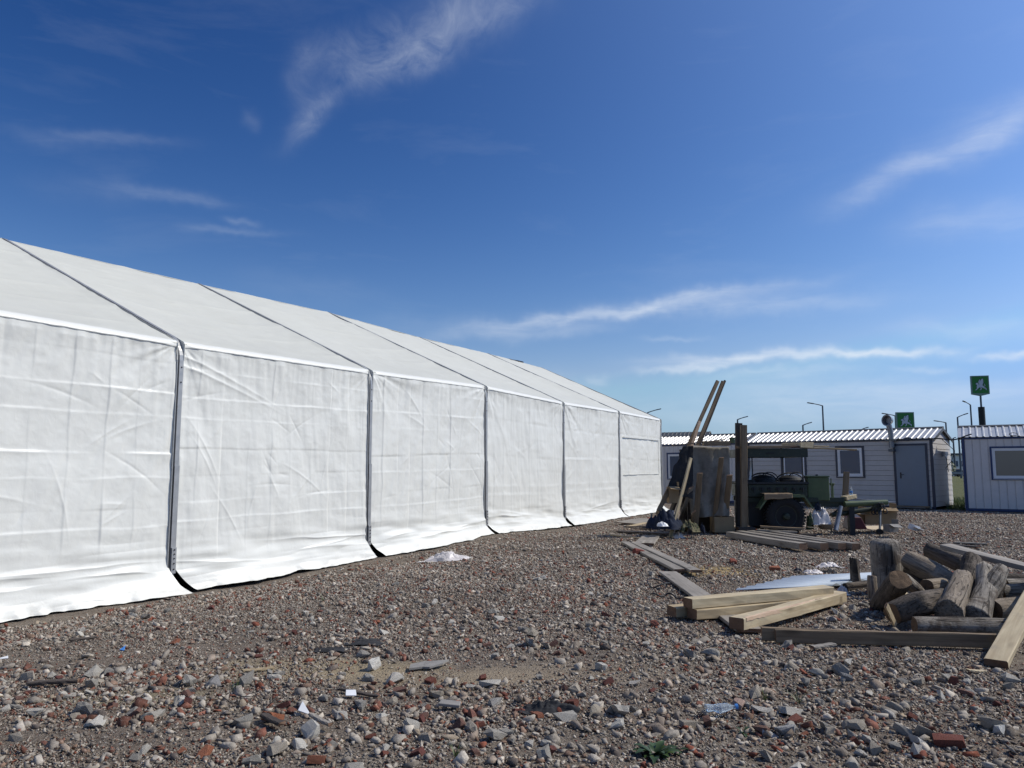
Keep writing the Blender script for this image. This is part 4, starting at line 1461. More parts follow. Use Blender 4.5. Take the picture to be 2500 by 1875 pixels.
def board(label, p0, p1, w_, t_, mat, up=(0, 0, 1), group=None, name='plank', cat='plank', end=None, bow=0.0, keep=True, notch=False, seed=None, parent=None):
    """sawn board from p0 to p1 (centre line); own x axis along the grain, slightly rounded, a little uneven"""
    p0, p1 = Vector(p0), Vector(p1)
    rs = random.Random(seed if seed is not None else hash(label) & 0xffff)
    rs = random.Random(sum(ord(c) for c in label))
    ax = (p1 - p0).normalized()
    ay = Vector(up).cross(ax).normalized()
    azv = ax.cross(ay)
    L = (p1 - p0).length
    n = 9
    c = min(0.006, t_ * .22)
    sec = [(-w_ / 2 + c, -t_ / 2), (w_ / 2 - c, -t_ / 2), (w_ / 2, -t_ / 2 + c), (w_ / 2, t_ / 2 - c), (w_ / 2 - c, t_ / 2), (-w_ / 2 + c, t_ / 2), (-w_ / 2, t_ / 2 - c), (-w_ / 2, -t_ / 2 + c)]
    vs = []
    ph = [rs.uniform(0, 6) for _ in range(4)]
    for i in range(n):
        s = i / (n - 1)
        x = -L / 2 + L * s
        tw = 0.02 * math.sin(ph[0] + s * 2)
        dy = 0.006 * math.sin(ph[1] + s * 3.1)
        dz = bow * math.sin(math.pi * s) + 0.004 * math.sin(ph[2] + s * 4)
        for k, (a, b) in enumerate(sec):
            j = 0.0025 * math.sin(ph[3] + s * 17 + k * 2.3)
            ex = 0.004 * math.sin(k * 1.7 + ph[0]) if i in (0, n - 1) else 0
            vs.append((x + ex, a * math.cos(tw) - b * math.sin(tw) + dy + j, a * math.sin(tw) + b * math.cos(tw) + dz + j * .5))
    fs = []
    for i in range(n - 1):
        for k in range(8):
            fs.append((i * 8 + k, i * 8 + (k + 1) % 8, (i + 1) * 8 + (k + 1) % 8, (i + 1) * 8 + k))
    nb = len(fs)
    fs += [tuple(range(8))[::-1], tuple((n - 1) * 8 + k for k in range(8))]
    me = bpy.data.meshes.new(name)
    me.from_pydata(vs, [], fs)
    me.materials.append(mat)
    me.materials.append(end or m_endwood)
    for f in (nb, nb + 1):
        me.polygons[f].material_index = 1
    bm = bmesh.new(); bm.from_mesh(me); bmesh.ops.recalc_face_normals(bm, faces=bm.faces); bm.to_mesh(me); bm.free()
    o = bpy.data.objects.new(name, me)
    COL.objects.link(o)
    mw = Matrix((ax, ay, azv)).transposed().to_4x4()
    mw.translation = (p0 + p1) / 2
    o.matrix_world = mw
    if keep and min(p0.z, p1.z) < 0.25:
        KEEP.append((p0.xy.copy(), p1.xy.copy(), w_ / 2 + 0.03))
    return tag(o, label, cat, group)


def zat(px, py, z):
    """point on the pixel's ray at height z"""
    d = ray(px, py)
    t = (z - CAM_H) / d.z
    return Vector((d.x * t, d.y * t, z))


def gz(p, h):
    return Vector((p.x, p.y, float(zg(p.x, p.y)) + h))


G_T = 'fresh squared timbers crossed on a board'
# three stacked timbers and one with a bark edge
q0, q1 = zat(1680, 1472, 0.165), zat(2022, 1441, 0.165)
board('uppermost fresh pine timber of the crossed stack', q0, q1, 0.150, 0.095, m_pine2, group=G_T, name='timber', cat='timber', bow=-0.004)
sh = Vector((0.028, -0.030, -0.098))
board('fresh pine timber directly under the uppermost one, flush with its front', q0 + sh, q1 + sh + Vector((0.06, .02, 0)), 0.150, 0.095, m_pine, group=G_T, name='timber', cat='timber')
p = zat(1640, 1493, 0.066)
board('fresh pine timber at the back of the stack, its dark end farthest left', p, p + (q1 - q0) * 0.95 + Vector((0, 0.05, 0)), 0.145, 0.095, m_pine, group=G_T, name='timber', cat='timber')
a, b = zat(1799, 1522, 0.085), zat(2050, 1456, 0.085)
board('yellow timber with a torn bark edge lying apart in front of the stack', a, b, 0.150, 0.105, m_pine2, group=G_T, name='timber', cat='timber')
# the torn wane along its top front edge
ax = (b - a).normalized(); ay = Vector((0, 0, 1)).cross(ax).normalized()
g = Geo()
rw = random.Random(4)
n = 46
rows = []
for i in range(n):
    s = i / (n - 1)
    c = a.lerp(b, 0.02 + 0.96 * s)
    d1 = 0.030 + 0.018 * vnoise(s * 9, 0.3, 3) + 0.008 * rw.uniform(-1, 1)
    d2 = 0.034 + 0.016 * vnoise(s * 11, 1.3, 4) + 0.006 * rw.uniform(-1, 1)
    tz = 0.0535
    e = -ay * 0.0765
    rows.append([c - ay * (0.0765 - d1) + Vector((0, 0, tz + .001)), c + e * 0.985 + Vector((0, 0, tz - .002 + 0.003 * rw.uniform(-1, 1))), c + e * 1.01 + Vector((0, 0, tz - d2))])
P = np.array([[list(v) for v in r_] for r_ in rows])
bark = Geo().grid(P)
tmb = bpy.context.scene.objects[[o.name for o in COL.objects if o.get('label', '').startswith('yellow timber')][0]]
inv = tmb.matrix_world.inverted()
bark.v = [tuple(inv @ Vector(v)) for v in bark.v]
obj('bark_edge', bark, m_bark, tmb)

board('wide grey board running away under the timber stack, split at its far end', gz(zat(1829, 1537, .03), .045), gz(zat(1631, 1397, .03), .04), 0.245, 0.034, m_grey, cat='board', name='board')
board('long grey board pointing at the shelter, left of a matching pair', gz(zat(1659, 1392, .05), .06), gz(zat(1526, 1321, .05), .05), 0.155, 0.04, m_grey, cat='board', name='board', group='pair of long grey boards')
board('long grey board pointing at the shelter, right of a matching pair, its dark end raised', gz(zat(1701, 1397, .05), .085), gz(zat(1549, 1323, .05), .055), 0.165, 0.04, m_grey, cat='board', name='board', group='pair of long grey boards')
# boards on edge in front of the logs
a, b = zat(1893, 1551, 0.060), zat(2478, 1568, 0.060)
board('long brown board set on edge in front of the log pile', a, b, 0.112, 0.036, m_brown, up=(0, -1, 0.03), cat='board', name='board', group='boards on edge before the logs')
off = Vector((-0.10, 0.062, 0.002))
board('brown board on edge close behind the front one, sticking out at its left end', a + off, b + Vector((0, .060, 0)), 0.112, 0.034, m_brown, up=(0, -1, 0.03), cat='board', name='board', group='boards on edge before the logs')
# board slanting up at the right edge, resting on them
a = zat(2434, 1619, 0.035)
dirn = Vector((0.62, 0.70, 0.135)).normalized()
board('pale thick board slanting up across the boards on edge at the right', a, a + dirn * 2.6, 0.155, 0.055, m_pine2, cat='board', name='board')
# board lying over the logs
a = at(2308, 1333, 8.9)
b = at(2500, 1384, 8.1)
board('grey plank lying across the top of the log pile', a, a + (b - a) * 1.7, 0.20, 0.052, m_grey, up=(0.1, -0.25, 1), cat='board', name='board')
board('dark flat board end lying on the ground behind the log pile', gz(zat(2330, 1325, .02), .03), gz(zat(2412, 1330, .02), .035), 0.16, 0.03, m_grey, cat='board', name='board')
board('second dark flat board behind the log pile, nearer the logs', gz(zat(2300, 1327, .02), .03), gz(zat(2390, 1337, .02), .03), 0.11, 0.03, m_dkwood, cat='board', name='board')

# fan of long timbers in front of the kitchen wheel
fan = [((1781, 1305), (1962, 1334)), ((1806, 1302), (2012, 1334)), ((1832, 1301), (2056, 1334)), ((1858, 1299), (2090, 1334))]
names = ['nearest timber of the fan lying below the field kitchen wheel', 'second timber of the fan below the field kitchen wheel', 'third timber of the fan below the field kitchen wheel', 'farthest timber of the fan, its cut end farthest right']
for (pa, pb), lab in zip(fan, names):
    board(lab, zat(*pa, 0.085), zat(*pb, 0.085), 0.17, 0.115, m_grey, cat='timber', name='timber', group='fan of timbers before the field kitchen')
board('short batten resting behind the fan, upper of two', at(1856, 1286, 16.9), at(1961, 1291, 16.7), 0.12, 0.045, m_brown, cat='batten', name='batten', group='two short battens', keep=False)
board('short pale batten resting behind the fan, lower of two', at(1848, 1294, 16.7), at(1946, 1300, 16.5), 0.10, 0.045, m_grey, cat='batten', name='batten', group='two short battens', keep=False)
board('packing block under the short battens', zat(1950, 1308, .05), zat(1985, 1308, .05), 0.3, 0.10, m_dkwood, cat='block', name='wood_block')
# flat pieces between the marquee and the shelter
board('short grey plank side by side with another, left one', gz(zat(1560, 1325, .04), .045), gz(zat(1582, 1306, .04), .045), 0.20, 0.035, m_grey, cat='plank', group='two short planks side by side')
board('short grey plank side by side with another, right one', gz(zat(1584, 1326, .04), .05), gz(zat(1602, 1307, .04), .05), 0.19, 0.04, m_grey, cat='plank', group='two short planks side by side')
board('thin pale slat lying left of the two short planks', gz(zat(1492, 1302, .03), .03), gz(zat(1568, 1312, .03), .03), 0.06, 0.03, m_pine, cat='slat', name='slat')
board('dark old board lying beside the shelter, nearer one', gz(zat(1512, 1292, .03), .04), gz(zat(1632, 1304, .03), .05), 0.22, 0.03, m_dkwood, cat='board', name='board', group='dark boards beside the shelter')
board('dark old board lying beside the shelter, farther one', gz(zat(1530, 1284, .03), .06), gz(zat(1640, 1292, .03), .08), 0.25, 0.03, m_dkwood, cat='board', name='board', group='dark boards beside the shelter')
board('broad grey sheet of board flat on the ground by the last tent post', gz(zat(1530, 1271, .03), .06), gz(zat(1588, 1266, .03), .10), 0.75, 0.02, m_grey, cat='board', name='board_sheet')
board('pale broken board piece just below the broad grey sheet', gz(zat(1535, 1281, .03), .05), gz(zat(1578, 1276, .03), .08), 0.18, 0.02, m_pine, cat='board', name='board_piece')
rb0 = gz(zat(1590, 1262, .05), .05)
tag(obj('brick', Geo().box((0, 0, 0), (0.25, 0.12, 0.13), (0.9, .4, 0), (-.4, .9, 0), (0, 0, 1)), paint('loose_red_brick', (0.22, 0.06, 0.04), 0.9, 0.2, 0, 0.2, 20), bevel=0.012, origin=None), 'red brick propped at the left foot of the shelter', 'brick').location = rb0


def log(label, pts, rad, mat, ends=(True, True), seed=1, rough=0.10, flare=None, groove=None, group='weathered logs in the pile', name='log', cat='log', round_top=False):
    pts = [Vector(p) for p in pts]
    rad = list(rad) if isinstance(rad, (list, tuple)) else [rad] * len(pts)
    ax = (pts[-1] - pts[0]).normalized()
    ay = ax.orthogonal().normalized()
    azv = ax.cross(ay)
    M = Matrix((ax, ay, azv)).transposed().to_4x4()
    M.translation = pts[0]
    inv = M.inverted()
    lp = np.array([list(inv @ p) for p in pts])
    nr, ns = 26, 26
    s = np.linspace(0, 1, nr)
    q = np.linspace(0, 1, len(pts))
    cx = np.stack([np.interp(s, q, lp[:, i]) for i in range(3)], 1)
    if len(pts) > 2:
        for _ in range(4):
            cx[1:-1] = (cx[:-2] + 2 * cx[1:-1] + cx[2:]) / 4
    rr = np.interp(s, q, rad)
    th = np.linspace(0, 2 * math.pi, ns, endpoint=False)
    L = lp[-1, 0]
    TH, SS = np.meshgrid(th, s)
    cth, sth = np.cos(TH), np.sin(TH)
    nz = 0.9 * fbm(cth * 1.3 + SS * L * 1.4 + seed, sth * 1.3 + seed, seed, 3) + 0.5 * vnoise(cth * 4.5 + seed * 2, sth * 4.5 + SS * L * .6, seed + 3) * 1.0
    RAD = rr[:, None] * (1 + rough * 2.1 * nz)
    if groove is not None:
        dth = np.angle(np.exp(1j * (TH - groove)))
        RAD *= 1 - 0.22 * np.exp(-(dth / 0.07) ** 2)
    if round_top:
        RAD[-3:] *= np.array([.97, .86, .55])[:, None]
    if ends[0]:
        RAD[0] *= .97
    if ends[1]:
        RAD[-1] *= .97
    X = cx[:, 0][:, None] + 0.02 * (fbm(cth, sth, seed + 9, 2)) * (np.isin(np.arange(nr), (0, nr - 1)))[:, None]
    Y = cx[:, 1][:, None] + RAD * cth
    Z = cx[:, 2][:, None] + RAD * sth
    P = np.stack([np.broadcast_to(X, Y.shape), Y, Z], -1)
    vs = P.reshape(-1, 3).tolist()
    fs = []
    for i in range(nr - 1):
        for k in range(ns):
            fs.append((i * ns + k, i * ns + (k + 1) % ns, (i + 1) * ns + (k + 1) % ns, (i + 1) * ns + k))
    g = Geo().add(vs, fs)
    if not ends[0]:
        g.f.append(tuple(range(ns))[::-1])
    if not ends[1]:
        g.f.append(tuple((nr - 1) * ns + k for k in range(ns)))
    o = obj(name, g, mat, smooth=True)
    o.matrix_world = M
    tag(o, label, cat, group)
    for e, row, sg in ((0, 0, -1), (1, nr - 1, 1)):
        if not ends[e]:
            continue
        ring = P[row]
        c = ring.mean(0)
        vs = [tuple(v) for v in ring] + [tuple(c + (v - c) * .55 + np.array([sg * 0.004, 0, 0])) for v in ring] + [tuple(c + np.array([sg * .002, 0, 0]))]
        fs = [(k, (k + 1) % ns, ns + (k + 1) % ns, ns + k) for k in range(ns)] + [(ns + k, ns + (k + 1) % ns, 2 * ns) for k in range(ns)]
        g = Geo().add([(v[0] - c[0], v[1] - c[1], v[2] - c[2]) for v in vs], fs)
        ce = obj('cut_end', g, m_cut, o)
        ce.location = c
    if len(pts) and min(p.z for p in pts) < 0.3:
        KEEP.append((pts[0].xy.copy(), pts[-1].xy.copy(), max(rad) * .8))
    return o


log('upright grey stump with a long split, standing at the left of the log pile', [zat(2169, 1456, -.02), zat(2169, 1456, -.02) + Vector((0.005, 0.02, .34)), zat(2169, 1456, -.02) + Vector((-0.005, 0.03, .665))], [.172, .170, .165], m_log, (False, False), 3, 0.05, groove=None, round_top=True)
log('log tilted up with its round sawn face towards the viewer, before the upright stump', [at(2150, 1480, 8.25), at(2197, 1415, 7.80)], [.11, .105], m_logd, (False, True), 5)
log('short branch stub beside the sawn-faced log', [at(2205, 1415, 8.1), at(2240, 1440, 8.2), at(2262, 1462, 8.3)], [.07, .055, .04], m_log, (False, False), 6)
log('split log leaning back to the left, torn brown wood along its upper side', [at(2216, 1368, 9.05), at(2268, 1393, 8.85), at(2328, 1428, 8.6)], [.115, .12, .10], m_logb, (True, False), 8, 0.16)
log('dark log half hidden under the left end of the top plank', [at(2266, 1344, 9.55), at(2348, 1380, 9.1)], [.095, .09], m_logd, (True, False), 9, 0.14)
log('thin dark log lying behind the split log', [at(2205, 1385, 9.3), at(2262, 1440, 8.8)], [.07, .06], m_logd, (True, False), 10, 0.12)
log('brown log in the middle of the pile showing a round cut end to the left', [at(2262, 1434, 8.25), at(2335, 1424, 8.8)], [.082, .08], m_logb, (True, False), 11)
log('thick dark log lying at the front left of the pile', [zat(2178, 1498, .105), at(2240, 1474, 7.45), at(2304, 1462, 7.65)], [.105, .122, .115], m_logd, (True, False), 12, 0.12)
log('gnarled log standing in the middle front, knob of pale wood at its top', [at(2316, 1500, 7.3), at(2335, 1455, 7.55), at(2352, 1409, 7.9)], [.128, .11, .088], m_logb, (False, True), 13, 0.12)
log('tall dark log standing right behind the gnarled one', [at(2352, 1480, 8.0), at(2368, 1420, 8.15), at(2374, 1366, 8.4)], [.12, .115, .105], m_logd, (False, True), 14, 0.08)
fk = log('grey forked log standing on the right of the pile', [at(2378, 1512, 7.35), at(2396, 1478, 7.5), at(2410, 1440, 7.7), at(2404, 1386, 8.0)], [.135, .105, .10, .075], m_log, (False, False), 15, 0.08)
bp_ = [at(2410, 1452, 7.65), at(2432, 1415, 7.75), at(2446, 1388, 7.85)]
inv = fk.matrix_world.inverted()
br = log('x', bp_, [.085, .085, .062], m_log, (False, False), 16, 0.08, name='fork_branch')
for key in ('label', 'category', 'group'):
    del br[key]
mw = br.matrix_world.copy()
br.parent = fk
br.matrix_parent_inverse = Matrix.Identity(4)
br.matrix_basis = fk.matrix_world.inverted() @ mw
log('long pale log lying along the front of the pile, sawn end to the left', [zat(2232, 1527, .078), zat(2350, 1529, .078), zat(2490, 1534, .08)], [.082, .078, .080], m_log, (True, False), 17, 0.06)
log('log lying at the right of the pile behind the slanting pale board', [at(2425, 1490, 7.5), at(2560, 1474, 7.7)], [.10, .10], m_logb, (True, False), 18, 0.08)
log('grey log above the brown one at the right of the pile', [at(2440, 1452, 8.0), at(2575, 1440, 8.1)], [.092, .095], m_log, (True, False), 19, 0.08)
log('dark thin log under the right end of the top plank', [at(2440, 1410, 8.7), at(2580, 1422, 8.6)], [.06, .065], m_logd, (True, False), 20, 0.08)
log('pale log end deep in the right of the pile', [at(2450, 1428, 8.4), at(2570, 1431, 8.5)], [.07, .07], m_log, (True, False), 21, 0.08)
log('stubby snag on the right log', [at(2437, 1462, 7.85), at(2452, 1420, 7.9)], [.03, .02], m_logd, (False, False), 22, 0.1)
log('short brown log standing left of the grey stump', [zat(2131, 1464, .0), zat(2131, 1464, .0) + Vector((0.01, .02, .26))], [.055, .045], m_logb, (False, True), 23, 0.15)
log('broken dark stake standing apart left of the log pile', [gz(zat(2091, 1432, 0), -.02), gz(zat(2091, 1432, 0), .14) + Vector((-.005, .01, 0)), gz(zat(2091, 1432, 0), .34) + Vector((-.01, .01, 0))], [.07, .055, .05], m_logd, (False, False), 24, 0.25, name='stake', cat='stake', group=None)
log('dark root end lying at the foot of the broken stake', [zat(2060, 1434, .05), zat(2140, 1424, .05)], [.05, .06], m_logd, (False, False), 25, 0.25, name='stake', cat='root', group=None)
board('orange splinter of wood leaning on the front left log', at(2163, 1476, 7.2), zat(2187, 1529, .01), 0.055, 0.016, m_pine, up=(0.3, -1, .3), cat='splinter', name='splinter', keep=False)
board('pale split stick standing between the sawn-faced log and the thick dark log', at(2208, 1445, 8.0), at(2218, 1485, 7.8), 0.05, 0.02, m_pine2, up=(0, -1, .2), cat='stick', name='stick', keep=False)

# ------------------------------------------------------------------ shelter of boards and felt beside the field kitchen
HY = 17.2


def P_(px, py, Y=HY):
    return at(px, py, Y)


# timber rack that carries the felt
rk = thing('timber_rack', 'rough timber rack standing under the grey felt sheet', 'rack', (P_(1735, 1250, 17.6).x, 17.6, 0))
xl, xr = P_(1682, 1200, 17.25).x, P_(1782, 1200, 17.25).x
ztop = P_(1735, 1094, 17.2).z
for (x, y) in ((xl + .06, 17.55), (xr - .06, 17.55), (xl + .06, 18.1), (xr - .06, 18.1)):
    obj('leg', Geo().b(x - .04, x + .04, y - .04, y + .04, -.05, ztop - .06), m_dkwood, rk, world=True)
for y in (17.55, 18.1):
    obj('rail', Geo().b(xl, xr, y - .05, y + .05, ztop - .058, ztop - .008), m_dkwood, rk, world=True)
obj('shelf', Geo().b(xl, xr, 17.62, 18.15, 0.55, 0.58), m_dkwood, rk, world=True)
obj('back_board', Geo().b(xl, xr, 18.16, 18.19, 0.0, ztop - .1), m_dkwood, rk, world=True)

# felt sheet draped over it
ns, nt_ = 90, 70
S_, T_ = np.meshgrid(np.linspace(0, 1, ns), np.linspace(0, 1, nt_), indexing='ij')
x0_, x1_ = P_(1677, 1100, 17.2).x, P_(1785, 1100, 17.2).x
zt_, zb_ = P_(1730, 1089, 17.2).z, P_(1730, 1256, 17.2).z
wfront = 0.80
Xf = np.where(S_ < wfront, x0_ + (x1_ - x0_) * S_ / wfront, x1_ + 0.06 * np.sin((S_ - wfront) / (1 - wfront) * 1.4))
Yf = np.where(S_ < wfront, 17.36, 17.36 + (S_ - wfront) / (1 - wfront) * 0.70)
top_over = 0.10
q = np.clip(T_ / top_over, 0, 1)
Tz = np.clip((T_ - top_over) / (1 - top_over), 0, 1)
fold = 0.16 * fbm(S_ * 5.2 + Tz * 0.8, Tz * 1.1, 31, 2) * Tz + 0.05 * np.sin(S_ * 21 + 1.5 * Tz + 4 * vnoise(S_ * 3, Tz * 2, 33)) * Tz ** 1.3 + 0.03 * fbm(S_ * 9, Tz * 4, 35, 2)
hem = 0.12 * vnoise(S_ * 4.5, S_ * 0 + .5, 36) + 0.10 * (S_ > .9) * 1.0 + 0.10 * np.clip(.12 - S_, 0, 1)
Zf = zt_ - (zt_ - zb_ + hem) * Tz - 0.03 * q ** 2
Yf = Yf + 0.35 * (1 - q) - fold - 0.05 * Tz
Zf = Zf + 0.03 * np.sin(S_ * 8) * (1 - Tz) * .5 - 0.07 * np.clip((S_ - .72) / .28, 0, 1) ** 2 * (1 - Tz)
Xf = Xf - 0.10 * (0.5 - S_) * 2 * -Tz * 0.9
flt = grid_obj('felt_sheet', np.stack([Xf, Yf, Zf], -1), m_blanket)
tag(flt, 'grey felt sheet hanging in folds over the timber rack', 'sheet')
so = flt.modifiers.new('thickness', 'SOLIDIFY'); so.thickness = 0.012

# darker sheet sloping down on the left
A, B, C, D = P_(1669, 1090, 17.4), P_(1693, 1089, 17.3), P_(1691, 1216, 16.95), P_(1619, 1210, 17.05)
U_, V_ = np.meshgrid(np.linspace(0, 1, 40), np.linspace(0, 1, 50), indexing='ij')
pt = lambda a, b, c, d: (1 - V_)[..., None] * ((1 - U_)[..., None] * np.array(a) + U_[..., None] * np.array(b)) + V_[..., None] * ((1 - U_)[..., None] * np.array(d) + U_[..., None] * np.array(c))
Pq = pt(A, B, C, D)
Pq[..., 1] -= 0.05 * fbm(U_ * 3, V_ * 3, 41, 3)
Pq[..., 0] += 0.05 * fbm(U_ * 2, V_ * 6, 42, 3) * (1 - U_)
Pq[..., 2] += 0.05 * fbm(U_ * 5, V_ * 2, 43, 3) * V_
ds_ = grid_obj('dark_sheet', Pq, m_darkcloth)
tag(ds_, 'dark felt sheet sloping down the left side of the shelter', 'sheet')
so = ds_.modifiers.new('thickness', 'SOLIDIFY'); so.thickness = 0.015

GL = 'tall slats leaning through the shelter'
board('tall slat rising above the shelter, leftmost of three', P_(1604, 1256, 17.15), P_(1752, 930, 17.95), 0.085, 0.045, m_brown, up=(0.2, -1, .1), cat='slat', name='slat', group=GL, keep=False)
board('tall slat rising above the shelter, middle of three', P_(1630, 1262, 17.35), P_(1765, 931, 18.0), 0.065, 0.04, m_brown, up=(0.2, -1, .1), cat='slat', name='slat', group=GL, keep=False)
board('tall dark slat rising above the shelter, rightmost of three', P_(1637, 1262, 17.45), P_(1770, 929, 18.1), 0.05, 0.04, m_dkwood, up=(0.2, -1, .1), cat='slat', name='slat', group=GL, keep=False)
board('short pale slab of rough wood between the tall slats', P_(1686, 1098, 17.45), P_(1708, 1028, 17.6), 0.07, 0.03, m_bark, up=(0.2, -1, .1), cat='slab', name='slab', keep=False)
board('long sunlit batten leaning against the left of the shelter', zat(1637, 1312, .01), P_(1686, 1118, 17.0), 0.075, 0.04, m_pine2, up=(0.6, -1, .1), cat='batten', name='batten', keep=False)
GB = 'boards leaning on the felt sheet'
board('board leaning on the felt sheet, left and shortest', zat(1697, 1306, .0), P_(1708, 1155, 16.93), 0.125, 0.03, m_brown, up=(0.1, -1, .1), group=GB, cat='board', name='board', keep=False)
board('board leaning on the felt sheet, middle and tallest', zat(1740, 1304, .0), P_(1762, 1117, 16.93), 0.105, 0.03, m_brown, up=(0.1, -1, .1), group=GB, cat='board', name='board', keep=False)
board('board leaning on the felt sheet, right, wider', zat(1766, 1303, .0), P_(1781, 1160, 16.93), 0.13, 0.03, m_brown, up=(0.1, -1, .1), group=GB, cat='board', name='board', keep=False)
board('brown board leaning at the far left of the shelter', P_(1608, 1247, 16.9), P_(1634, 1192, 17.0), 0.10, 0.025, m_brown, up=(0.3, -1, .1), cat='board', name='board', keep=False)
board('grey plank leaning on the left foot of the felt', zat(1652, 1297, .02), P_(1688, 1190, 16.85), 0.14, 0.025, m_grey, up=(0.4, -1, .1), cat='board', name='board', keep=False)
board('short brown board standing left of the leaning boards', zat(1688, 1300, .0), P_(1694, 1250, 16.8), 0.13, 0.025, m_brown, up=(0.1, -1, .1), cat='board', name='board', keep=False)
board('thin board laid over the shelter top, poking out left', P_(1643, 1088, 17.0), P_(1768, 1073, 17.3), 0.12, 0.022, m_dkwood, cat='board', name='board', keep=False)
board('thick board laid on the shelter top above the felt', P_(1716, 1082, 17.12), P_(1781, 1083, 17.12), 0.16, 0.10, m_brown, cat='board', name='board', end=m_pine, keep=False)
g = Geo().lathe((0, 0, 0), [(0.055, 0), (0.06, .01), (0.06, .12), (0.05, .13)], 16)
tg = tag(obj('green_can', g, m_green2), 'small green can at the right end of the shelter top', 'can'); tg.location = P_(1788, 1082, 17.25)

GP = 'twin upright timbers'
board('dark upright timber, rear of two between felt and field kitchen', P_(1806, 1300, 17.55), P_(1803, 1033, 17.55), 0.15, 0.10, m_dkwood, up=(0, -1, 0), cat='timber', name='timber', group=GP, keep=False)
board('tall brown upright timber, front of two between felt and field kitchen', P_(1815.5, 1287, 17.25), P_(1816, 1038, 17.25), 0.14, 0.09, m_brown, up=(0, -1, 0), cat='timber', name='timber', group=GP, keep=False)
board('dark block under the tall upright timber', P_(1800, 1295, 17.25), P_(1840, 1295, 17.25), 0.3, 0.155, m_dkwood, cat='block', name='wood_block', keep=False)

# carton, bundles and rags at the foot of the shelter
def carton(label, px0, px1, pt, pb, Y, depth, mat, rot=0.0, flap=True, name='carton', cat='carton'):
    a, b = at(px0, pb, Y), at(px1, pt, Y)
    w_, h_ = b.x - a.x, b.z - a.z
    t = thing(name, label, cat, ((a.x + b.x) / 2, Y + depth / 2, a.z), rot)
    k = .006
    g = Geo()
    g.b(-w_ / 2, w_ / 2, -depth / 2, -depth / 2 + k, 0, h_).b(-w_ / 2, w_ / 2, depth / 2 - k, depth / 2, 0, h_ * .96)
    g.b(-w_ / 2, -w_ / 2 + k, -depth / 2 + k, depth / 2 - k, 0, h_ * .98).b(w_ / 2 - k, w_ / 2, -depth / 2 + k, depth / 2 - k, 0, h_)
    g.b(-w_ / 2 + k, w_ / 2 - k, -depth / 2 + k, depth / 2 - k, 0, k)
    obj('body', g, mat, t)
    if flap:
        f = Geo()
        f.add([(-w_ / 2, -depth / 2, h_ + .001), (w_ / 2, -depth / 2, h_ + .001), (w_ / 2 + .02, -depth / 2 - .12, h_ - .07), (-w_ / 2, -depth / 2 - .13, h_ - .05), (-w_ / 2, -depth / 2 + .004, h_ + .006), (w_ / 2, -depth / 2 + .004, h_ + .006), (w_ / 2 + .02, -depth / 2 - .12, h_ - .064), (-w_ / 2, -depth / 2 - .13, h_ - .044)],
              [(0, 1, 2, 3), (4, 7, 6, 5), (0, 4, 5, 1), (1, 5, 6, 2), (2, 6, 7, 3), (3, 7, 4, 0)])
        obj('flap', f, mat, t)
        f = Geo().b(w_ / 2 + .001, w_ / 2 + .012, -depth / 2, depth / 2, h_ * .55, h_ + .10)
        obj('flap', f, mat, t)
    return t


def rag(label, c, size, mat, seed, name='rag', cat='rag', h=0.12, n=34, crump=1.0):
    """crumpled cloth or film: a heaped sheet with sharp folds"""
    u, v = np.meshgrid(np.linspace(-1, 1, n), np.linspace(-1, 1, n), indexing='ij')
    rr = np.sqrt(u * u + v * v) * (1 + 0.5 * vnoise(np.arctan2(v, u) * 1.3, u * 0, seed))
    hgt = np.clip(1 - rr ** 2, 0, 1)
    fold = np.abs(vnoise(u * 2.6, v * 2.6, seed + 1)) * 2 + np.abs(vnoise(u * 5.5, v * 5.5, seed + 2)) + .5 * np.abs(vnoise(u * 11, v * 11, seed + 5))
    z = h * hgt ** .6 * (0.42 + 0.55 * fold * crump)
    X = c[0] + size[0] * u * (0.85 + 0.5 * vnoise(u * 1.5, v * 1.5, seed + 3))
    Y = c[1] + size[1] * v * (0.85 + 0.5 * vnoise(u * 1.5, v * 1.5, seed + 4))
    Z = np.maximum(c[2] + z, zg(X, Y) + 0.012 + z * .6)
    o = grid_obj(name, np.stack([X - c[0], Y - c[1], Z - c[2]], -1), mat)
    o.location = c
    so = o.modifiers.new('thickness', 'SOLIDIFY'); so.thickness = 0.004
    return tag(o, label, cat)


carton('brown carton standing in the left of the shelter', 1633, 1656, 1188, 1228, 16.95, 0.2, m_card, R(6))
rag('dark blue bundle of cloth heaped at the left foot of the shelter', P_(1620, 1290, 16.75), (.42, .35), m_bluecloth, 51, 'cloth_bundle', 'bundle', .42)
rag('white and blue patterned rag on the dark bundle', P_(1617, 1284, 16.42), (.14, .12), m_white, 52, h=.10)
rag('camouflage cloth heaped before the leaning boards', P_(1682, 1297, 16.5), (.24, .2), m_camo, 53, 'camouflage_cloth', 'cloth', .22)
rag('pinkish plastic bag at the foot of the sunlit batten', gz(zat(1659, 1311, .03), .0), (.12, .1), m_film, 54, 'plastic_bag', 'bag', .12)
rag('blue patterned rag hanging between the leaning boards', P_(1715, 1300, 16.9), (.06, .06), m_bluecloth, 55, h=.30, crump=.5)
bx = P_(1770, 1290, 17.5)
carton('dark carton pushed under the felt between boards', 1745, 1792, 1262, 1300, 17.3, .4, m_card, 0, False)
board('strip of weathered panel standing at the left edge of the shelter', P_(1586, 1296, 16.9), P_(1592, 1254, 17.0), 0.07, 0.02, m_grey, up=(1, -.6, 0), cat='panel strip', name='panel_strip', keep=False)
lb = P_(1637, 1254, 16.9)
tag(obj('paper_sheet', Geo().box(lb, (0.15, 0.006, 0.12), (1, .1, .1), (0, 1, .3), (0, -.3, 1)), m_white), 'pale paper sheet stuck on the dark bundle', 'paper')

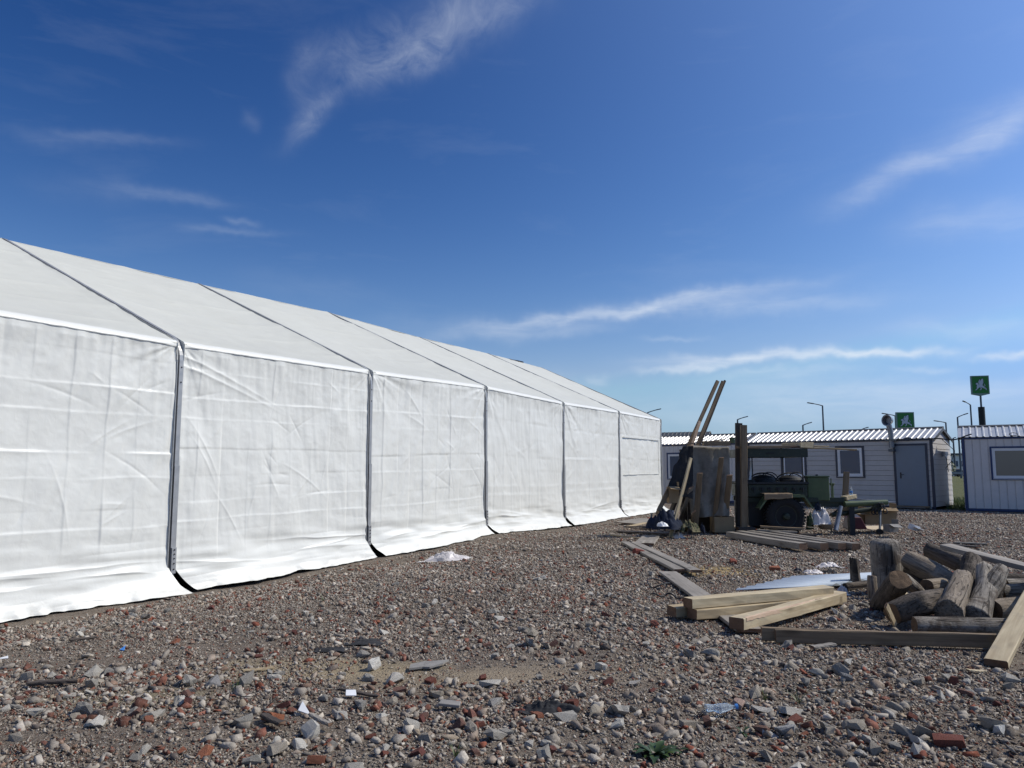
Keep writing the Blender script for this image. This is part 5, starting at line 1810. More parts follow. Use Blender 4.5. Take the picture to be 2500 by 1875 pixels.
# ------------------------------------------------------------------ field kitchen trailer
KY = 17.35
kit = thing('field_kitchen_trailer', 'army green field kitchen trailer with two black boilers under a flat canopy', 'field kitchen', (P_(1907, 1307, KY).x, KY, 0))


def kx(px, Y=KY): return at(px, 1200, Y).x
def kz(py, Y=KY): return at(1900, py, Y).z


def kp(name, g, mat, parent=None, **kw):
    return obj(name, g, mat, parent or kit, world=True, **kw)


bx0, bx1 = kx(1827), kx(1972)
body = kp('body', Geo().b(bx0, bx1, KY, KY + 1.35, kz(1214), kz(1182)), m_green, bevel=0.015)
kp('firebox', Geo().b(kx(1829), kx(1868), KY + .1, KY + 1.2, kz(1285), kz(1215)), m_black)
kp('chassis', Geo().b(bx0, kx(2062), KY + .05, KY + .13, kz(1226), kz(1215)).b(bx0, kx(2062), KY + 1.15, KY + 1.23, kz(1226), kz(1215)), m_green)
for i in range(7):
    x = bx0 + .12 + i * (bx1 - bx0 - .24) / 6
    kp('latch', Geo().b(x - .045, x + .045, KY - .03, KY - .001, kz(1196), kz(1190)).tube([(x, KY - .04, kz(1203)), (x, KY - .04, kz(1190))], .010, 6), m_black, body)
kp('top_rim', Geo().b(bx0 - .02, bx1 + .02, KY - .03, KY + 1.38, kz(1182) + .001, kz(1182) + .045), m_black, body)
for px in (1863, 1929):
    cx_ = at(px, 1180, KY + .6).x
    zb0 = kz(1182) + .046
    r_ = 0.275
    lid = kp('boiler_lid', Geo().lathe((cx_, KY + .6, zb0), [(r_ + .03, 0), (r_ + .03, .04), (r_, .05), (r_ * .93, .09), (r_ * .7, .13), (r_ * .35, .152), (.03, .158)], 30), m_black)
    kp('clamp_hoop', Geo().tube([(cx_ + (r_ + .05) * math.cos(a), KY + .6 - .16 * 0 + .02, zb0 + .20 * math.sin(a)) for a in np.linspace(0, math.pi, 14)], .016, 8), m_black, lid)
    kp('clamp_hoop', Geo().tube([(cx_ + .10 + (r_ - .06) * math.cos(a), KY + .45, zb0 + .22 * math.sin(a)) for a in np.linspace(0, math.pi, 14)], .012, 8), m_black, lid)
    kp('lid_handle', Geo().tube([(cx_ - .07, KY + .6, zb0 + .15), (cx_ - .06, KY + .6, zb0 + .19), (cx_ + .06, KY + .6, zb0 + .19), (cx_ + .07, KY + .6, zb0 + .15)], .011, 6), m_black, lid)
# canopy
cx0, cx1, cz0, cz1 = kx(1826), kx(1974), kz(1116), kz(1097)
cy0, cy1 = KY - .05, KY + 1.45
canopy = kp('canopy', Geo().b(cx0, cx1, cy0, cy1, cz1 - .002, cz1 + .018), m_green)
kp('fascia', Geo().b(cx0, cx1, cy0, cy0 + .015, cz0, cz1 - .003), m_green, canopy)
kp('fascia', Geo().b(cx0, cx1, cy1 - .015, cy1, cz0, cz1 - .003), m_green, canopy)
for x in (cx0, cx1 - .015):
    kp('fascia', Geo().b(x, x + .015, cy0 + .016, cy1 - .016, cz0, cz1 - .003), m_green, canopy)
kp('fascia_slot', Geo().b(kx(1872), kx(1892), cy0 - .012, cy0 - .001, (cz0 + cz1) / 2 - .012, (cz0 + cz1) / 2 + .015), m_black, canopy)
for (x, y) in ((kx(1839), cy0 + .06), (kx(1962), cy0 + .06), (kx(1843), cy1 - .1), (kx(1966), cy1 - .1)):
    kp('canopy_pole', Geo().tube([(x, y, kz(1184)), (x, y, cz1 - .004)], .014, 8), m_black)
# mudguard
pth = [(1843, 1238), (1866, 1207), (1950, 1207), (1971, 1237)]
pp = [(kx(a), kz(b)) for a, b in pth]
g = Geo()
y0, y1, tk = KY - .30, KY + .02, .012
vs = []
for (x, z) in pp:
    vs += [(x, y0, z), (x, y1, z), (x, y1, z - tk), (x, y0, z - tk)]
fs = []
for i in range(3):
    for k in range(4):
        fs.append((i * 4 + k, i * 4 + (k + 1) % 4, i * 4 + 4 + (k + 1) % 4, i * 4 + 4 + k))
fs += [(0, 1, 2, 3), (12, 15, 14, 13)]
mg = kp('mudguard', g.add(vs, fs), m_green2)
g = Geo()
for i in range(3):
    (x0, z0), (x1, z1) = pp[i], pp[i + 1]
    g.add([(x0, y0 - .003, z0 + .004), (x1, y0 - .003, z1 + .004), (x1, y0 - .003, z1 - .055), (x0, y0 - .003, z0 - .055), (x0, y0 + .006, z0 + .004), (x1, y0 + .006, z1 + .004), (x1, y0 + .006, z1 - .055), (x0, y0 + .006, z0 - .055)],
          [(0, 1, 2, 3), (4, 7, 6, 5), (0, 4, 5, 1), (2, 6, 7, 3), (0, 3, 7, 4), (1, 5, 6, 2)])
kp('mudguard_lip', g, m_green2, mg)
# wheels
wx, wr = kx(1907), .425
for wy in (KY - .16, KY + 1.4):
    tyre = kp('wheel', Geo().lathe((wx, wy, wr), [(.24, -.10), (.30, -.125), (.37, -.125), (.41, -.105), (.425, -.06), (.425, .06), (.41, .105), (.37, .125), (.30, .125), (.24, .10)], 40, (0, 1, 0)), m_tyre, smooth=False)
    g = Geo()
    for i in range(36):
        a = 2 * math.pi * i / 36
        for sy in (-1, 1):
            c = Vector((wx + math.cos(a + .05 * sy) * .428, wy + sy * .055, wr + math.sin(a + .05 * sy) * .428))
            rad_ = Vector((math.cos(a), 0, math.sin(a)))
            g.box(c, (.024, .10, .045), rad_, (0, 1, 0), rad_.cross(Vector((0, 1, 0))))
    kp('tread', g, m_tyre, tyre, kind='stuff')
    rim = kp('rim', Geo().lathe((wx, wy, wr), [(.10, -.085), (.13, -.095), (.19, -.06), (.225, -.10), (.238, -.105), (.238, .10), (.10, .08)], 32, (0, 1, 0)), m_green)
    kp('hub', Geo().lathe((wx, wy, wr), [(.02, -.17), (.06, -.165), (.075, -.14), (.08, -.08), (.09, -.05)], 20, (0, 1, 0)), m_green)
    for i in range(6):
        a = 2 * math.pi * i / 6 + .3
        kp('rim_hole', Geo().lathe((wx + math.cos(a) * .155, wy, wr + math.sin(a) * .155), [(.026, -.091), (.026, -.088)], 10, (0, 1, 0)), m_black, rim)
kp('axle', Geo().tube([(wx, KY, wr), (wx, KY + 1.3, wr)], .05, 10), m_black)
kp('smoke_box', Geo().b(kx(1828), kx(1852), KY + .2, KY + .9, kz(1182) + .046, kz(1172)), m_black)
# green tank on the tow frame
tx, tz0, tz1 = (kx(1978) + kx(2030)) / 2 + .02, kz(1222), kz(1166)
hw = (kx(2028) - kx(1978)) / 2
ca, sa = math.cos(R(-14)), math.sin(R(-14))
A_, B_ = (ca, sa, 0), (-sa, ca, 0)
tank = kp('tank', Geo().box((tx, KY + .25, (tz0 + tz1) / 2), (hw * 2, .42, tz1 - tz0), A_, B_), m_green2, bevel=.012)
kp('lid', Geo().box((tx, KY + .25, tz1 + .022), (hw * 2 + .03, .45, .038), A_, B_), m_green2, tank, bevel=.008)
kp('lid_handle', Geo().box((tx, KY + .25, tz1 + .055), (.05, .05, .03), A_, B_), m_black, tank)
kp('hinge', Geo().tube([(tx + hw * .99, KY + .02, tz0 + .06), (tx + hw * .99, KY + .02, tz1 - .02)], .014, 8), m_green2, tank)
fx_ = kx(2039)
kp('drain_pipe', Geo().lathe((fx_, KY + .15, kz(1222)), [(.03, 0), (.03, kz(1187) - kz(1222)), (.055, kz(1183) - kz(1222)), (.06, kz(1180) - kz(1222)), (.05, kz(1180) - kz(1222) + .004)], 16), m_green2)
# tow bar
kp('tow_beam', Geo().b(kx(1985), kx(2076), KY + .1, KY + .22, kz(1238), kz(1223.5)), m_green)
kp('tow_tube', Geo().tube([P_(2062, 1231, KY), P_(2166, 1226, KY)], [.066, .060], 14), m_green2)
kp('tow_rod', Geo().tube([P_(2160, 1226.5, KY), P_(2186, 1226, KY)], [.022, .012], 8), m_galv)
kp('lower_tow_tube', Geo().tube([P_(2030, 1257, KY + .1), P_(2136, 1242, KY + .1)], .055, 12), m_green)
kp('cable_rod', Geo().tube([P_(2045, 1215, KY + .3), P_(2150, 1222, KY + .2)], .010, 6), m_galv)
cpl = kp('coupling', Geo().lathe(P_(2140, 1238, KY), [(.05, -.06), (.10, -.05), (.11, 0), (.10, .05), (.05, .06)], 16, (0, 1, .2)), m_green)
rc = random.Random(2)
for i in range(5):
    c = P_(2132 + i * 7, 1236 + rc.uniform(-3, 14), KY - .06)
    kp('chain_link', Geo().tube([c + Vector((.045 * math.cos(a), -.02 + .02 * math.sin(2 * a), .06 * math.sin(a))) for a in np.linspace(0, 6.28, 13)], .012, 6), m_black, cpl)
kp('support_leg', Geo().tube([P_(2149, 1245, KY), P_(2148, 1296, KY - .3)], .025, 8), m_steel)
kp('support_foot', Geo().lathe(P_(2147, 1298, KY - .3), [(.02, -.04), (.06, -.04), (.065, 0), (.06, .04), (.02, .04)], 16, (0, 1, 0)), m_black)
kp('prop', Geo().b(kx(2070), kx(2083), KY - .02, KY + .09, -.03, kz(1230)), m_black)
kp('brace', Geo().tube([P_(2058, 1236, KY), P_(2020, 1262, KY + .2), P_(2032, 1300, KY)], .018, 8), m_green)
kp('hose', Geo().tube([P_(2053, 1236, KY - .05), P_(2047, 1262, KY - .12), P_(2040, 1296, KY - .25)], [.045, .05, .055], 12), m_galv)

# things lying on and under the trailer
GT = 'boards on the kitchen canopy'
cz = cz1 + .018
board('board along the front edge of the kitchen canopy', P_(1798, 1091.5, KY - .02), P_(1928, 1091.5, KY - .02), .14, .055, m_brown, group=GT, cat='board', name='board', keep=False)
board('thick short board with a pale cut end on the kitchen canopy', Vector((kx(1957), KY + .75, cz + .085)), Vector((kx(1978), KY + .05, cz + .085)), .34, .12, m_pine2, end=m_pine2, group=GT, cat='board', name='board', keep=False)
board('stepped dark board end beside the thick pale one on the canopy', Vector((kx(1930), KY + .7, cz + .045)), Vector((kx(1945), KY + .02, cz + .045)), .26, .05, m_brown, group=GT, cat='board', name='board', keep=False)
board('long thin plank sticking out right from the canopy', P_(1932, 1092, KY + .25), P_(2090, 1098, KY + .1), .16, .035, m_pine, group=GT, cat='board', name='board', keep=False)
board('small broken plank on top of the long thin one', P_(1978, 1088.5, KY + .2), P_(2022, 1090, KY + .2), .12, .03, m_pine2, group=GT, cat='board', name='board', keep=False)
board('brown stake standing behind the tow bar', P_(2062, 1260, KY + .35), P_(2066, 1152, KY + .35), .125, .06, m_brown, up=(0.1, -1, 0), cat='stake', name='stake', keep=False)
board('pale wood block lying on the tow beam', P_(2060, 1217, KY + .12), P_(2084, 1211, KY + .30), .16, .09, m_pine2, end=m_pine2, cat='block', name='wood_block', keep=False)
bt = P_(2078, 1208, KY + .22)
bo = thing('water_bottle', 'clear water bottle with a blue label standing on the pale wood block', 'bottle', bt)
obj('body', Geo().lathe((0, 0, 0), [(.028, 0), (.034, .006), (.034, .11), (.030, .125), (.013, .155), (.013, .165)], 16), m_clear, bo, smooth=True)
obj('label', Geo().lathe((0, 0, .045), [(.0348, 0), (.0348, .045)], 16), m_blue, bo)
obj('cap', Geo().lathe((0, 0, .1655), [(.015, 0), (.015, .016)], 12), m_white, bo)
# brown cloth folded over the mudguard
U_, V_ = np.meshgrid(np.linspace(0, 1, 40), np.linspace(0, 1, 22), indexing='ij')
x0_, x1_ = kx(1864, KY - .3), kx(1933, KY - .3)
zg0 = kz(1206) + .012
Xc = x0_ + (x1_ - x0_) * U_
Zc = zg0 - np.clip(V_ - .45, 0, 1) * (.26 - .10 * U_ + .05 * vnoise(U_ * 4, U_ * 0, 61))
Yc = KY - .02 - .29 * np.clip(V_ / .45, 0, 1) - 0.02 - .02 * np.abs(vnoise(U_ * 7, V_ * 2, 62))
Zc = Zc + .02 * np.abs(vnoise(U_ * 6, V_ * 5, 63))
cl_ = grid_obj('folded_cloth', np.stack([Xc, Yc, Zc], -1), m_brown)
tag(cl_, 'brown folded cardboard sheet draped over the trailer mudguard', 'cardboard')
so = cl_.modifiers.new('thickness', 'SOLIDIFY'); so.thickness = .01
rag('green grey sack hanging beside the trailer wheel', P_(1978, 1292, KY - .05), (.11, .12), m_green2, 64, 'sack', 'sack', .55, crump=.5)
rag('torn pale plastic sheet bunched under the tow frame', P_(2005, 1280, KY - .05), (.24, .16), m_film, 65, 'plastic_sheet', 'sheet', .36)
rag('dark blue jacket draped on the tow frame beside the tank', P_(1998, 1246, KY - .02), (.09, .06), m_bluecloth, 66, 'jacket', 'jacket', .2)
bw = P_(2016, 1292, KY - .1)
o = tag(obj('bowl', Geo().lathe((0, 0, 0), [(.10, 0), (.14, .02), (.165, .10), (.17, .12), (.155, .12), (.13, .03), (.02, .02)], 24), m_brown), 'brown bowl on the ground under the tow frame', 'bowl'); o.location = bw
# dark red box
ra, rb_ = P_(2072, 1292, KY + .25), P_(2110, 1263, KY + .25)
rx = thing('red_crate', 'dark red plastic crate lying behind the black prop', 'crate', ((ra.x + rb_.x) / 2, KY + .4, ra.z))
w_ = rb_.x - ra.x; h_ = rb_.z - ra.z
g = Geo()
poly_plate(g, [(-w_ / 2, 0), (w_ / 2 + .06, 0), (w_ / 2 - .08, h_), (-w_ / 2 + .06, h_)], lambda x, z, d: (x, d, z), -.16, .2)
obj('body', g, m_red, rx, bevel=.01)
g = Geo()
poly_plate(g, [(-.02, h_ + .004), (.12, h_ + .004), (-.02, h_ + .11)], lambda x, z, d: (x, d, z), -.1, -.09)
obj('white_flap', g, m_white, rx)
carton('big torn brown carton at the end of the tow bar', 2118, 2189, 1240, 1281, KY + .5, .45, m_card, R(-8))
carton('brown carton left of the big torn one, half behind the red crate', 2081, 2116, 1249, 1280, KY + .6, .4, m_card, R(4))
carton('small grey carton on the ground right of the support foot', 2168, 2192, 1280, 1299, KY - .55, .2, m_slate, R(14))
g = Geo().box((0, 0, 0), (.62, .75, .008), (1, .1, 0.02), (-.1, 1, 0.03))
o = tag(obj('cardboard_sheet', g, m_cardp), 'pale flat cardboard sheet on the ground by the support foot', 'cardboard'); o.location = gz(zat(2138, 1289, .02), .035)
KEEP.append((o.location.xy - Vector((.3, 0)), o.location.xy + Vector((.3, 0)), .38))
g = Geo().box((0, 0, .05), (.26, .008, .12), (1, 0, -.35), (0, 1, .2), (.35, -.2, 1)).box((.10, -.04, .03), (.18, .10, .008), (1, .2, -.3), (-.2, 1, .2))
o = tag(obj('foam_scrap', g, m_white), 'white folded scrap of board lying alone in front of the cabin door', 'scrap'); o.location = gz(zat(2232, 1297, .0), .03)
board('white panel edge leaning inside the left of the kitchen', P_(1830, 1178, KY + .4), P_(1835, 1128, KY + .4), .06, .02, m_winwhite, up=(.5, -1, 0), cat='panel strip', name='panel_strip', keep=False, end=m_winwhite)
o = tag(obj('yellow_chip', Geo().box((0, 0, 0), (.14, .05, .012), (1, .2, -.1), (-.2, 1, 0)), m_cardp), 'bright wood chip lying right of the battens', 'wood chip'); o.location = P_(1978, 1287, 16.7)

# corrugated metal sheet on the ground
qa, qb, qc = zat(1796, 1441, .05), zat(2033, 1432, .05), zat(1944, 1407, .06)
exv = (qb - qa); Lx = exv.length; exv.normalize()
eyv = (qc - qa) - exv * (qc - qa).dot(exv)
Ly = eyv.length; eyv.normalize()
nv = 160
V_ = np.linspace(0, 1, nv)
g = Geo()
P2 = np.zeros((2, nv, 3))
for j, v in enumerate(V_):
    z = 0.020 * math.sin(2 * math.pi * v * Ly / 0.12)
    slant = (qc - qa).dot(exv) * v
    for i, u in enumerate((0, Lx + .55 * v)):
        c = qa + exv * (u + slant * (1 - i * .0)) + eyv * (v * Ly) + Vector((0, 0, z + .012 * u / Lx))
        P2[i, j] = c
cs = grid_obj('corrugated_sheet', P2, paint('bluish_zinc_sheet', (0.46, 0.52, 0.58), 0.6, 0.35, 0.0, 0.06, 3))
so = cs.modifiers.new('thickness', 'SOLIDIFY'); so.thickness = .003
tag(cs, 'bluish white corrugated metal sheet lying behind the timber stack', 'metal sheet')
KEEP.append(((qa + exv * 0.2 + eyv * Ly * .5).xy, (qb + eyv * Ly * .5).xy, Ly * .6))
rag('clear bluish plastic bag at the right end of the yellow timber', gz(zat(2058, 1447, .03), 0), (.085, .07), m_film, 71, 'plastic_bag', 'bag', .14, crump=.8)
rag('pale torn cloth lying behind the corrugated sheet', gz(zat(1985, 1394, .02), 0), (.16, .14), m_film, 72, 'cloth_scrap', 'cloth', .07)
rag('pinkish rumpled cloth right of the pale torn cloth', gz(zat(2022, 1378, .02), 0), (.22, .14), m_film, 73, 'cloth_scrap', 'cloth', .09)
rag('dark grey rag below the pinkish rumpled cloth', gz(zat(2022, 1394, .02), 0), (.15, .09), m_darkcloth, 74, h=.06)
rag('small blue rag left of the pale torn cloth', gz(zat(1947, 1390, .02), 0), (.07, .06), m_bluecloth, 75, h=.06)
rag('thin crumpled plastic film at the foot of the third tent bay', gz(zat(1095, 1348, .02), 0), (.50, .30), m_film, 76, 'plastic_film', 'film', .14, n=70)
rag('long black rag lying in the stones at the bottom centre', gz(zat(1340, 1733, .02), 0), (.20, .085), m_darkcloth, 77, h=.07, n=50)
rag('flat dark felt scrap left of the pale stone band', gz(zat(897, 1559, .02), 0), (.16, .14), m_darkcloth, 78, 'felt_scrap', 'felt scrap', .03)
rag('smaller flat dark felt scrap nearer than the other', gz(zat(815, 1579, .02), 0), (.15, .09), m_darkcloth, 79, 'felt_scrap', 'felt scrap', .03)
g = Geo()
sl_ = [(-.17, -.05), (-.06, -.045), (-.02, -.08), (.10, -.05), (.13, -.02), (.18, .02), (.05, .03), (.0, .06), (-.12, .05)]
poly_plate(g, sl_, lambda x, y, d: (x, y, d + .012 * math.sin(x * 12)), 0, .014)
o = tag(obj('slate_scrap', g, m_slate), 'flat grey slate scrap lying on the sandy patch', 'slate'); o.location = gz(zat(1045, 1623, .02), .025); o.rotation_euler = (0.06, .05, .5)
board('dark old stick among the stones at the left', gz(zat(68, 1664, .02), .03), gz(zat(192, 1658, .02), .035), .05, .025, m_dkwood, cat='stick', name='stick')
board('thin dark stick lying off the first tent bay', gz(zat(172, 1536, .02), .02), gz(zat(238, 1527, .02), .02), .045, .02, m_dkwood, cat='stick', name='stick')
board('pale strip of thin board on the sand left of the white chunk', gz(zat(592, 1638, .02), .02), gz(zat(668, 1628, .02), .02), .05, .012, m_pine, cat='board strip', name='board_strip')
board('dark narrow strip right of the white tile', gz(zat(828, 1684, .02), .02), gz(zat(925, 1696, .02), .02), .03, .015, m_dkwood, cat='stick', name='stick')
board('dark split stick lying below the leaning brick pieces', gz(zat(640, 1768, .02), .045), gz(zat(690, 1790, .02), .04), .045, .02, m_dkwood, cat='stick', name='stick')
board('grey stick poking from the stones right of the white shard', gz(zat(757, 1768, .02), .05), gz(zat(808, 1790, .02), .04), .03, .018, m_grey, cat='stick', name='stick')
board('thin grey lath among stones in front of the boards on edge', gz(zat(1982, 1585, .02), .04), gz(zat(2036, 1579, .02), .05), .06, .02, m_grey, cat='lath', name='lath')
board('pale splinter lying near the right pale board', gz(zat(2362, 1638, .02), .02), gz(zat(2404, 1637, .02), .02), .04, .012, m_pine2, cat='splinter', name='splinter')
def flat_piece(label, px, py, poly, h, mat, tilt, name, cat):
    g = Geo()
    poly_plate(g, poly, lambda x, y, d: (x, y, d), 0, h)
    o = tag(obj(name, g, mat, bevel=min(.003, h * .2)), label, cat)
    o.location = gz(zat(px, py, .02), .03)
    o.rotation_euler = tilt
    return o
flat_piece('small white tile lying flat near the middle foreground', 856, 1697, [(-.035, -.03), (.035, -.028), (.034, .032), (-.03, .03)], .008, m_white, (.35, .1, .3), 'tile', 'tile')
flat_piece('white pointed shard standing among brick pieces', 744, 1743, [(-.04, -.016), (.045, -.024), (-.03, .045)], .01, m_white, (.9, .3, .2), 'shard', 'shard')
flat_piece('thin pale slab stack lying right of the white tile', 1097, 1727, [(-.07, -.03), (.06, -.04), (.07, .02), (-.05, .03)], .02, m_slate, (.15, .1, .1), 'slab', 'slab')
flat_piece('small white scrap at the left near the tent', 8, 1578, [(-.04, -.03), (.05, -.02), (.03, .03)], .006, m_white, (.2, 0, .2), 'scrap', 'scrap')
flat_piece('small blue plastic scrap left of centre', 300, 1568, [(-.02, -.02), (.02, -.02), (.015, .03)], .01, m_blue, (.8, .2, .2), 'scrap', 'scrap')
# black cable near the timber stack, wire on the sand
pts = [gz(zat(1588 + i * 8, 1452 + 2.2 * math.sin(i * .9) + i * .4, .02), .035 + .02 * math.sin(i * 1.3)) for i in range(11)]
tag(obj('cable', Geo().tube(pts, .010, 7), m_black, smooth=True), 'black cable running up to the left end of the timber stack', 'cable')
pts = [gz(zat(1608 + 26 * math.cos(a) + 3 * math.sin(3 * a), 1428 + 8 * math.sin(a), .02), .05 + .03 * math.sin(2 * a)) for a in np.linspace(0, 7.5, 26)]
tag(obj('cable_loop', Geo().tube(pts, .009, 6), m_black, smooth=True), 'loop of black cable beside the wide grey board', 'cable')
for lab, c0, sd in (('rusty wire twisting out of the sandy patch', (862, 1612), 3), ('bent wire sticking up left of the leaning brick pieces', (590, 1745), 5)):
    rw = random.Random(sd)
    base = gz(zat(*c0, .02), .02)
    pts = [base + Vector((-.14 + .05 * i + rw.uniform(-.02, .02), rw.uniform(-.03, .03), abs(.09 * math.sin(i * .8 + sd)))) for i in range(8)]
    tag(obj('wire', Geo().tube(pts, .0035, 5), m_dkwood, smooth=True), lab, 'wire')
# pale blue crushed bottle
cb = gz(zat(1758, 1740, .02), .05)
bo = thing('crushed_bottle', 'crushed pale blue plastic bottle among stones in the right foreground', 'bottle', cb)
g = Geo()
pts = [Vector((-.085, .0, .0)), Vector((-.04, .005, .006)), Vector((.0, -.004, .0)), Vector((.05, .004, .004)), Vector((.075, .0, .01)), Vector((.09, 0, .012))]
g.tube(pts, [.030, .024, .034, .028, .014, .013], 10)
g.v = [(a, b, c * .8 + .004 * math.sin(40 * a + 9 * b)) for a, b, c in g.v]
obj('body', g, m_clear, bo)
obj('cap', Geo().tube([(.091, 0, .0096), (.108, 0, .0110)], .016, 10), m_blue, bo)

# weeds
def weed(label, px, py, n, size, seed, broad=True, group=None):
    rw = random.Random(seed)
    c = gz(zat(px, py, .02), 0)
    t = thing('weed' if broad else 'grass_tuft', label, 'weed' if broad else 'grass', c, 0, group)
    for i in range(n):
        a = rw.uniform(0, 6.28)
        L = size * rw.uniform(.6, 1.15)
        el_ = rw.uniform(.35, 1.1) if broad else rw.uniform(.9, 1.45)
        dr_ = Vector((math.cos(a), math.sin(a), 0))
        sd_ = Vector((-math.sin(a), math.cos(a), 0))
        w_ = L * (.17 if broad else .028)
        g = Geo()
        vs = []
        k = 6
        for j in range(k + 1):
            s = j / k
            ang = el_ - s * (1.0 if broad else .5)
            if j == 0:
                pos = Vector((0, 0, 0)) + dr_ * .01
            else:
                pos = pos + (dr_ * math.cos(ang) + Vector((0, 0, 1)) * math.sin(ang)) * (L / k)
            ww = w_ * (math.sin(math.pi * min(1, (s * .88 + .08))) ** .8 if broad else (1 - s) + .05) * (1 + (.25 * math.sin(j * 2.6 + i) if broad else 0))
            vs += [pos - sd_ * ww + Vector((0, 0, ww * .35)), pos, pos + sd_ * ww + Vector((0, 0, ww * .35))]
        fs = []
        for j in range(k):
            b_ = j * 3
            fs += [(b_, b_ + 1, b_ + 4, b_ + 3), (b_ + 1, b_ + 2, b_ + 5, b_ + 4)]
        obj('leaf' if broad else 'blade', g.add(vs, fs), m_leaf if broad else m_grass, t, smooth=True)
    return t


weed('broad-leaved green weed growing in the stones at the bottom', 1600, 1838, 20, .12, 3)
weed('smaller green weed beside the large one, right of it', 1646, 1828, 9, .07, 4)
weed('small weed by the blue bottle', 1815, 1775, 8, .07, 14)
GG = 'grass tufts in the rubble'
for i, (px, py, lab) in enumerate([(790, 1458, 'grass tuft off the second tent bay'), (1297, 1540, 'grass tuft beside the pale stone band'), (1112, 1856, 'grass tuft at the very bottom of the picture'), (1868, 1697, 'grass tuft in the stones below the boards on edge'), (575, 1690, 'dry grass tuft left of the sandy patch'), (1950, 1704, 'grass tuft right of the crushed bottle')]):
    weed(lab, px, py, 16, .11, 30 + i, False, GG)

# ------------------------------------------------------------------ rubble
def hull_template(rs, n, flat, boxy=0.0):
    bm = bmesh.new()
    if boxy:
        pts = []
        for sx in (-1, 1):
            for sy in (-1, 1):
                for sz in (-1, 1):
                    p = np.array([sx, sy * .62, sz * .5]) * (1 + rs.uniform(-.12, .12, 3))
                    if rs.random() < boxy:                       # knocked-off corner
                        for a in range(3):
                            q = p.copy()
                            q[a] *= rs.uniform(.1, .6)
                            pts.append(q)
                    else:
                        pts.append(p)
        pts = np.array(pts) * .8
    else:
        v = rs.normal(size=(n, 3))
        v /= np.linalg.norm(v, axis=1)[:, None]
        v = np.sign(v) * np.abs(v) ** .6
        pts = v * rs.uniform(.62, 1.05, (n, 1)) * np.array([1, rs.uniform(.5, .95), flat])
    for p in pts:
        bm.verts.new(p)
    r_ = bmesh.ops.convex_hull(bm, input=bm.verts)
    bmesh.ops.delete(bm, geom=[e for e in r_['geom_interior'] if isinstance(e, bmesh.types.BMVert)], context='VERTS')
    bmesh.ops.triangulate(bm, faces=bm.faces)
    bm.verts.index_update()
    V = np.array([v.co[:] for v in bm.verts])
    F = np.array([[v.index for v in f.verts] for f in bm.faces])
    bm.free()
    return V, F


TS = np.random.default_rng(5)
T_SMALL = [hull_template(TS, 7, TS.uniform(.45, .9)) for _ in range(16)]
T_MID8 = [hull_template(TS, 8, TS.uniform(.35, .8)) for _ in range(18)]
T_MID = [hull_template(TS, 10, TS.uniform(.4, .9)) for _ in range(18)]
T_BIG = [hull_template(TS, 13, TS.uniform(.45, .85)) for _ in range(20)]
T_BRICK = [hull_template(TS, 0, 0, .45) for _ in range(10)]

DENSE = [(700, 1725, 2.0, .50, 1.6), (250, 1700, 1.2, .5, 1.0), (1100, 1800, 1.3, .4, .8), (2050, 1760, 1.3, .55, 1.5), (2100, 1650, 1.4, .6, .9), (2350, 1700, 1.0, .8, .9),
         (1260, 1545, 1.1, .55, 1.7), (1120, 1500, .8, .5, .9), (1180, 1480, 1.6, .5, .5), (1650, 1560, 1.2, .4, .7), (1480, 1500, 1.0, .8, .5), (1950, 1560, 1.2, .3, .8), (2000, 1480, .8, .5, .6),
         (1430, 1420, 1.0, 1.0, .5), (1000, 1420, 1.6, 1.0, .35)]
SPARSE = [(1000, 1640, 1.5, .30, .75), (1420, 1640, 1.0, .35, .55), (1560, 1700, .7, .3, .5), (1450, 1800, .8, .25, .45), (1760, 1395, .9, .65, .45), (200, 1800, 1.0, .25, .55), (620, 1560, 1.6, .5, .12), (1750, 1850, .8, .2, .35)]
DENSE = [(ground(a, b), rx, ry, k) for a, b, rx, ry, k in DENSE]
SPARSE = [(ground(a, b), rx, ry, k) for a, b, rx, ry, k in SPARSE]


def density(x, y):
    d = 0.9 + 1.0 * fbm(x / 1.1, y / 0.7, 201, 3)
    for g0, rx, ry, k in DENSE:
        d = d + k * np.exp(-((x - g0.x) / rx) ** 2 - ((y - g0.y) / ry) ** 2)
    for g0, rx, ry, k in SPARSE:
        d = d * (1 - k * np.exp(-((x - g0.x) / rx) ** 2 - ((y - g0.y) / ry) ** 2))
    return np.clip(d, 0.06, 3.0)


def allowed(x, y, r_):
    ok = np.ones(len(x), bool)
    lx = (x - T_P0[0]) * t_d[0] + (y - T_P0[1]) * t_d[1]
    lyy = -((x - T_P0[0]) * t_d[1] - (y - T_P0[1]) * t_d[0])
    ins = (lyy > -0.42 - 0.10 * vnoise(lx / .6, lx * 0, 9)) & (lx < 21.4)
    ok &= ~ins
    line = (x - F2.o.x) * F2.n.x + (y - F2.o.y) * F2.n.y
    ok &= line > 0.35
    l3 = (x - F3.o.x) * F3.n.x + (y - F3.o.y) * F3.n.y
    ok &= (l3 > 0.2) | (x < F3.o.x)
    for p0, p1, hw in KEEP:
        a = np.array(p0); b = np.array(p1)
        ab = b - a
        q = np.clip(((x - a[0]) * ab[0] + (y - a[1]) * ab[1]) / max(1e-6, ab @ ab), 0, 1)
        dd = np.hypot(x - a[0] - q * ab[0], y - a[1] - q * ab[1])
        ok &= dd > (hw + r_ * .8)
    return ok


PAL = np.array([[.30, .285, .265], [.37, .355, .335], [.25, .235, .22], [.20, .18, .165], [.44, .42, .39], [.29, .25, .22], [.22, .155, .125], [.21, .075, .05], [.16, .06, .045], [.13, .115, .11], [.52, .50, .47], [.33, .29, .24]])
PW = np.array([.20, .16, .14, .12, .08, .10, .07, .025, .03, .05, .02, .05])


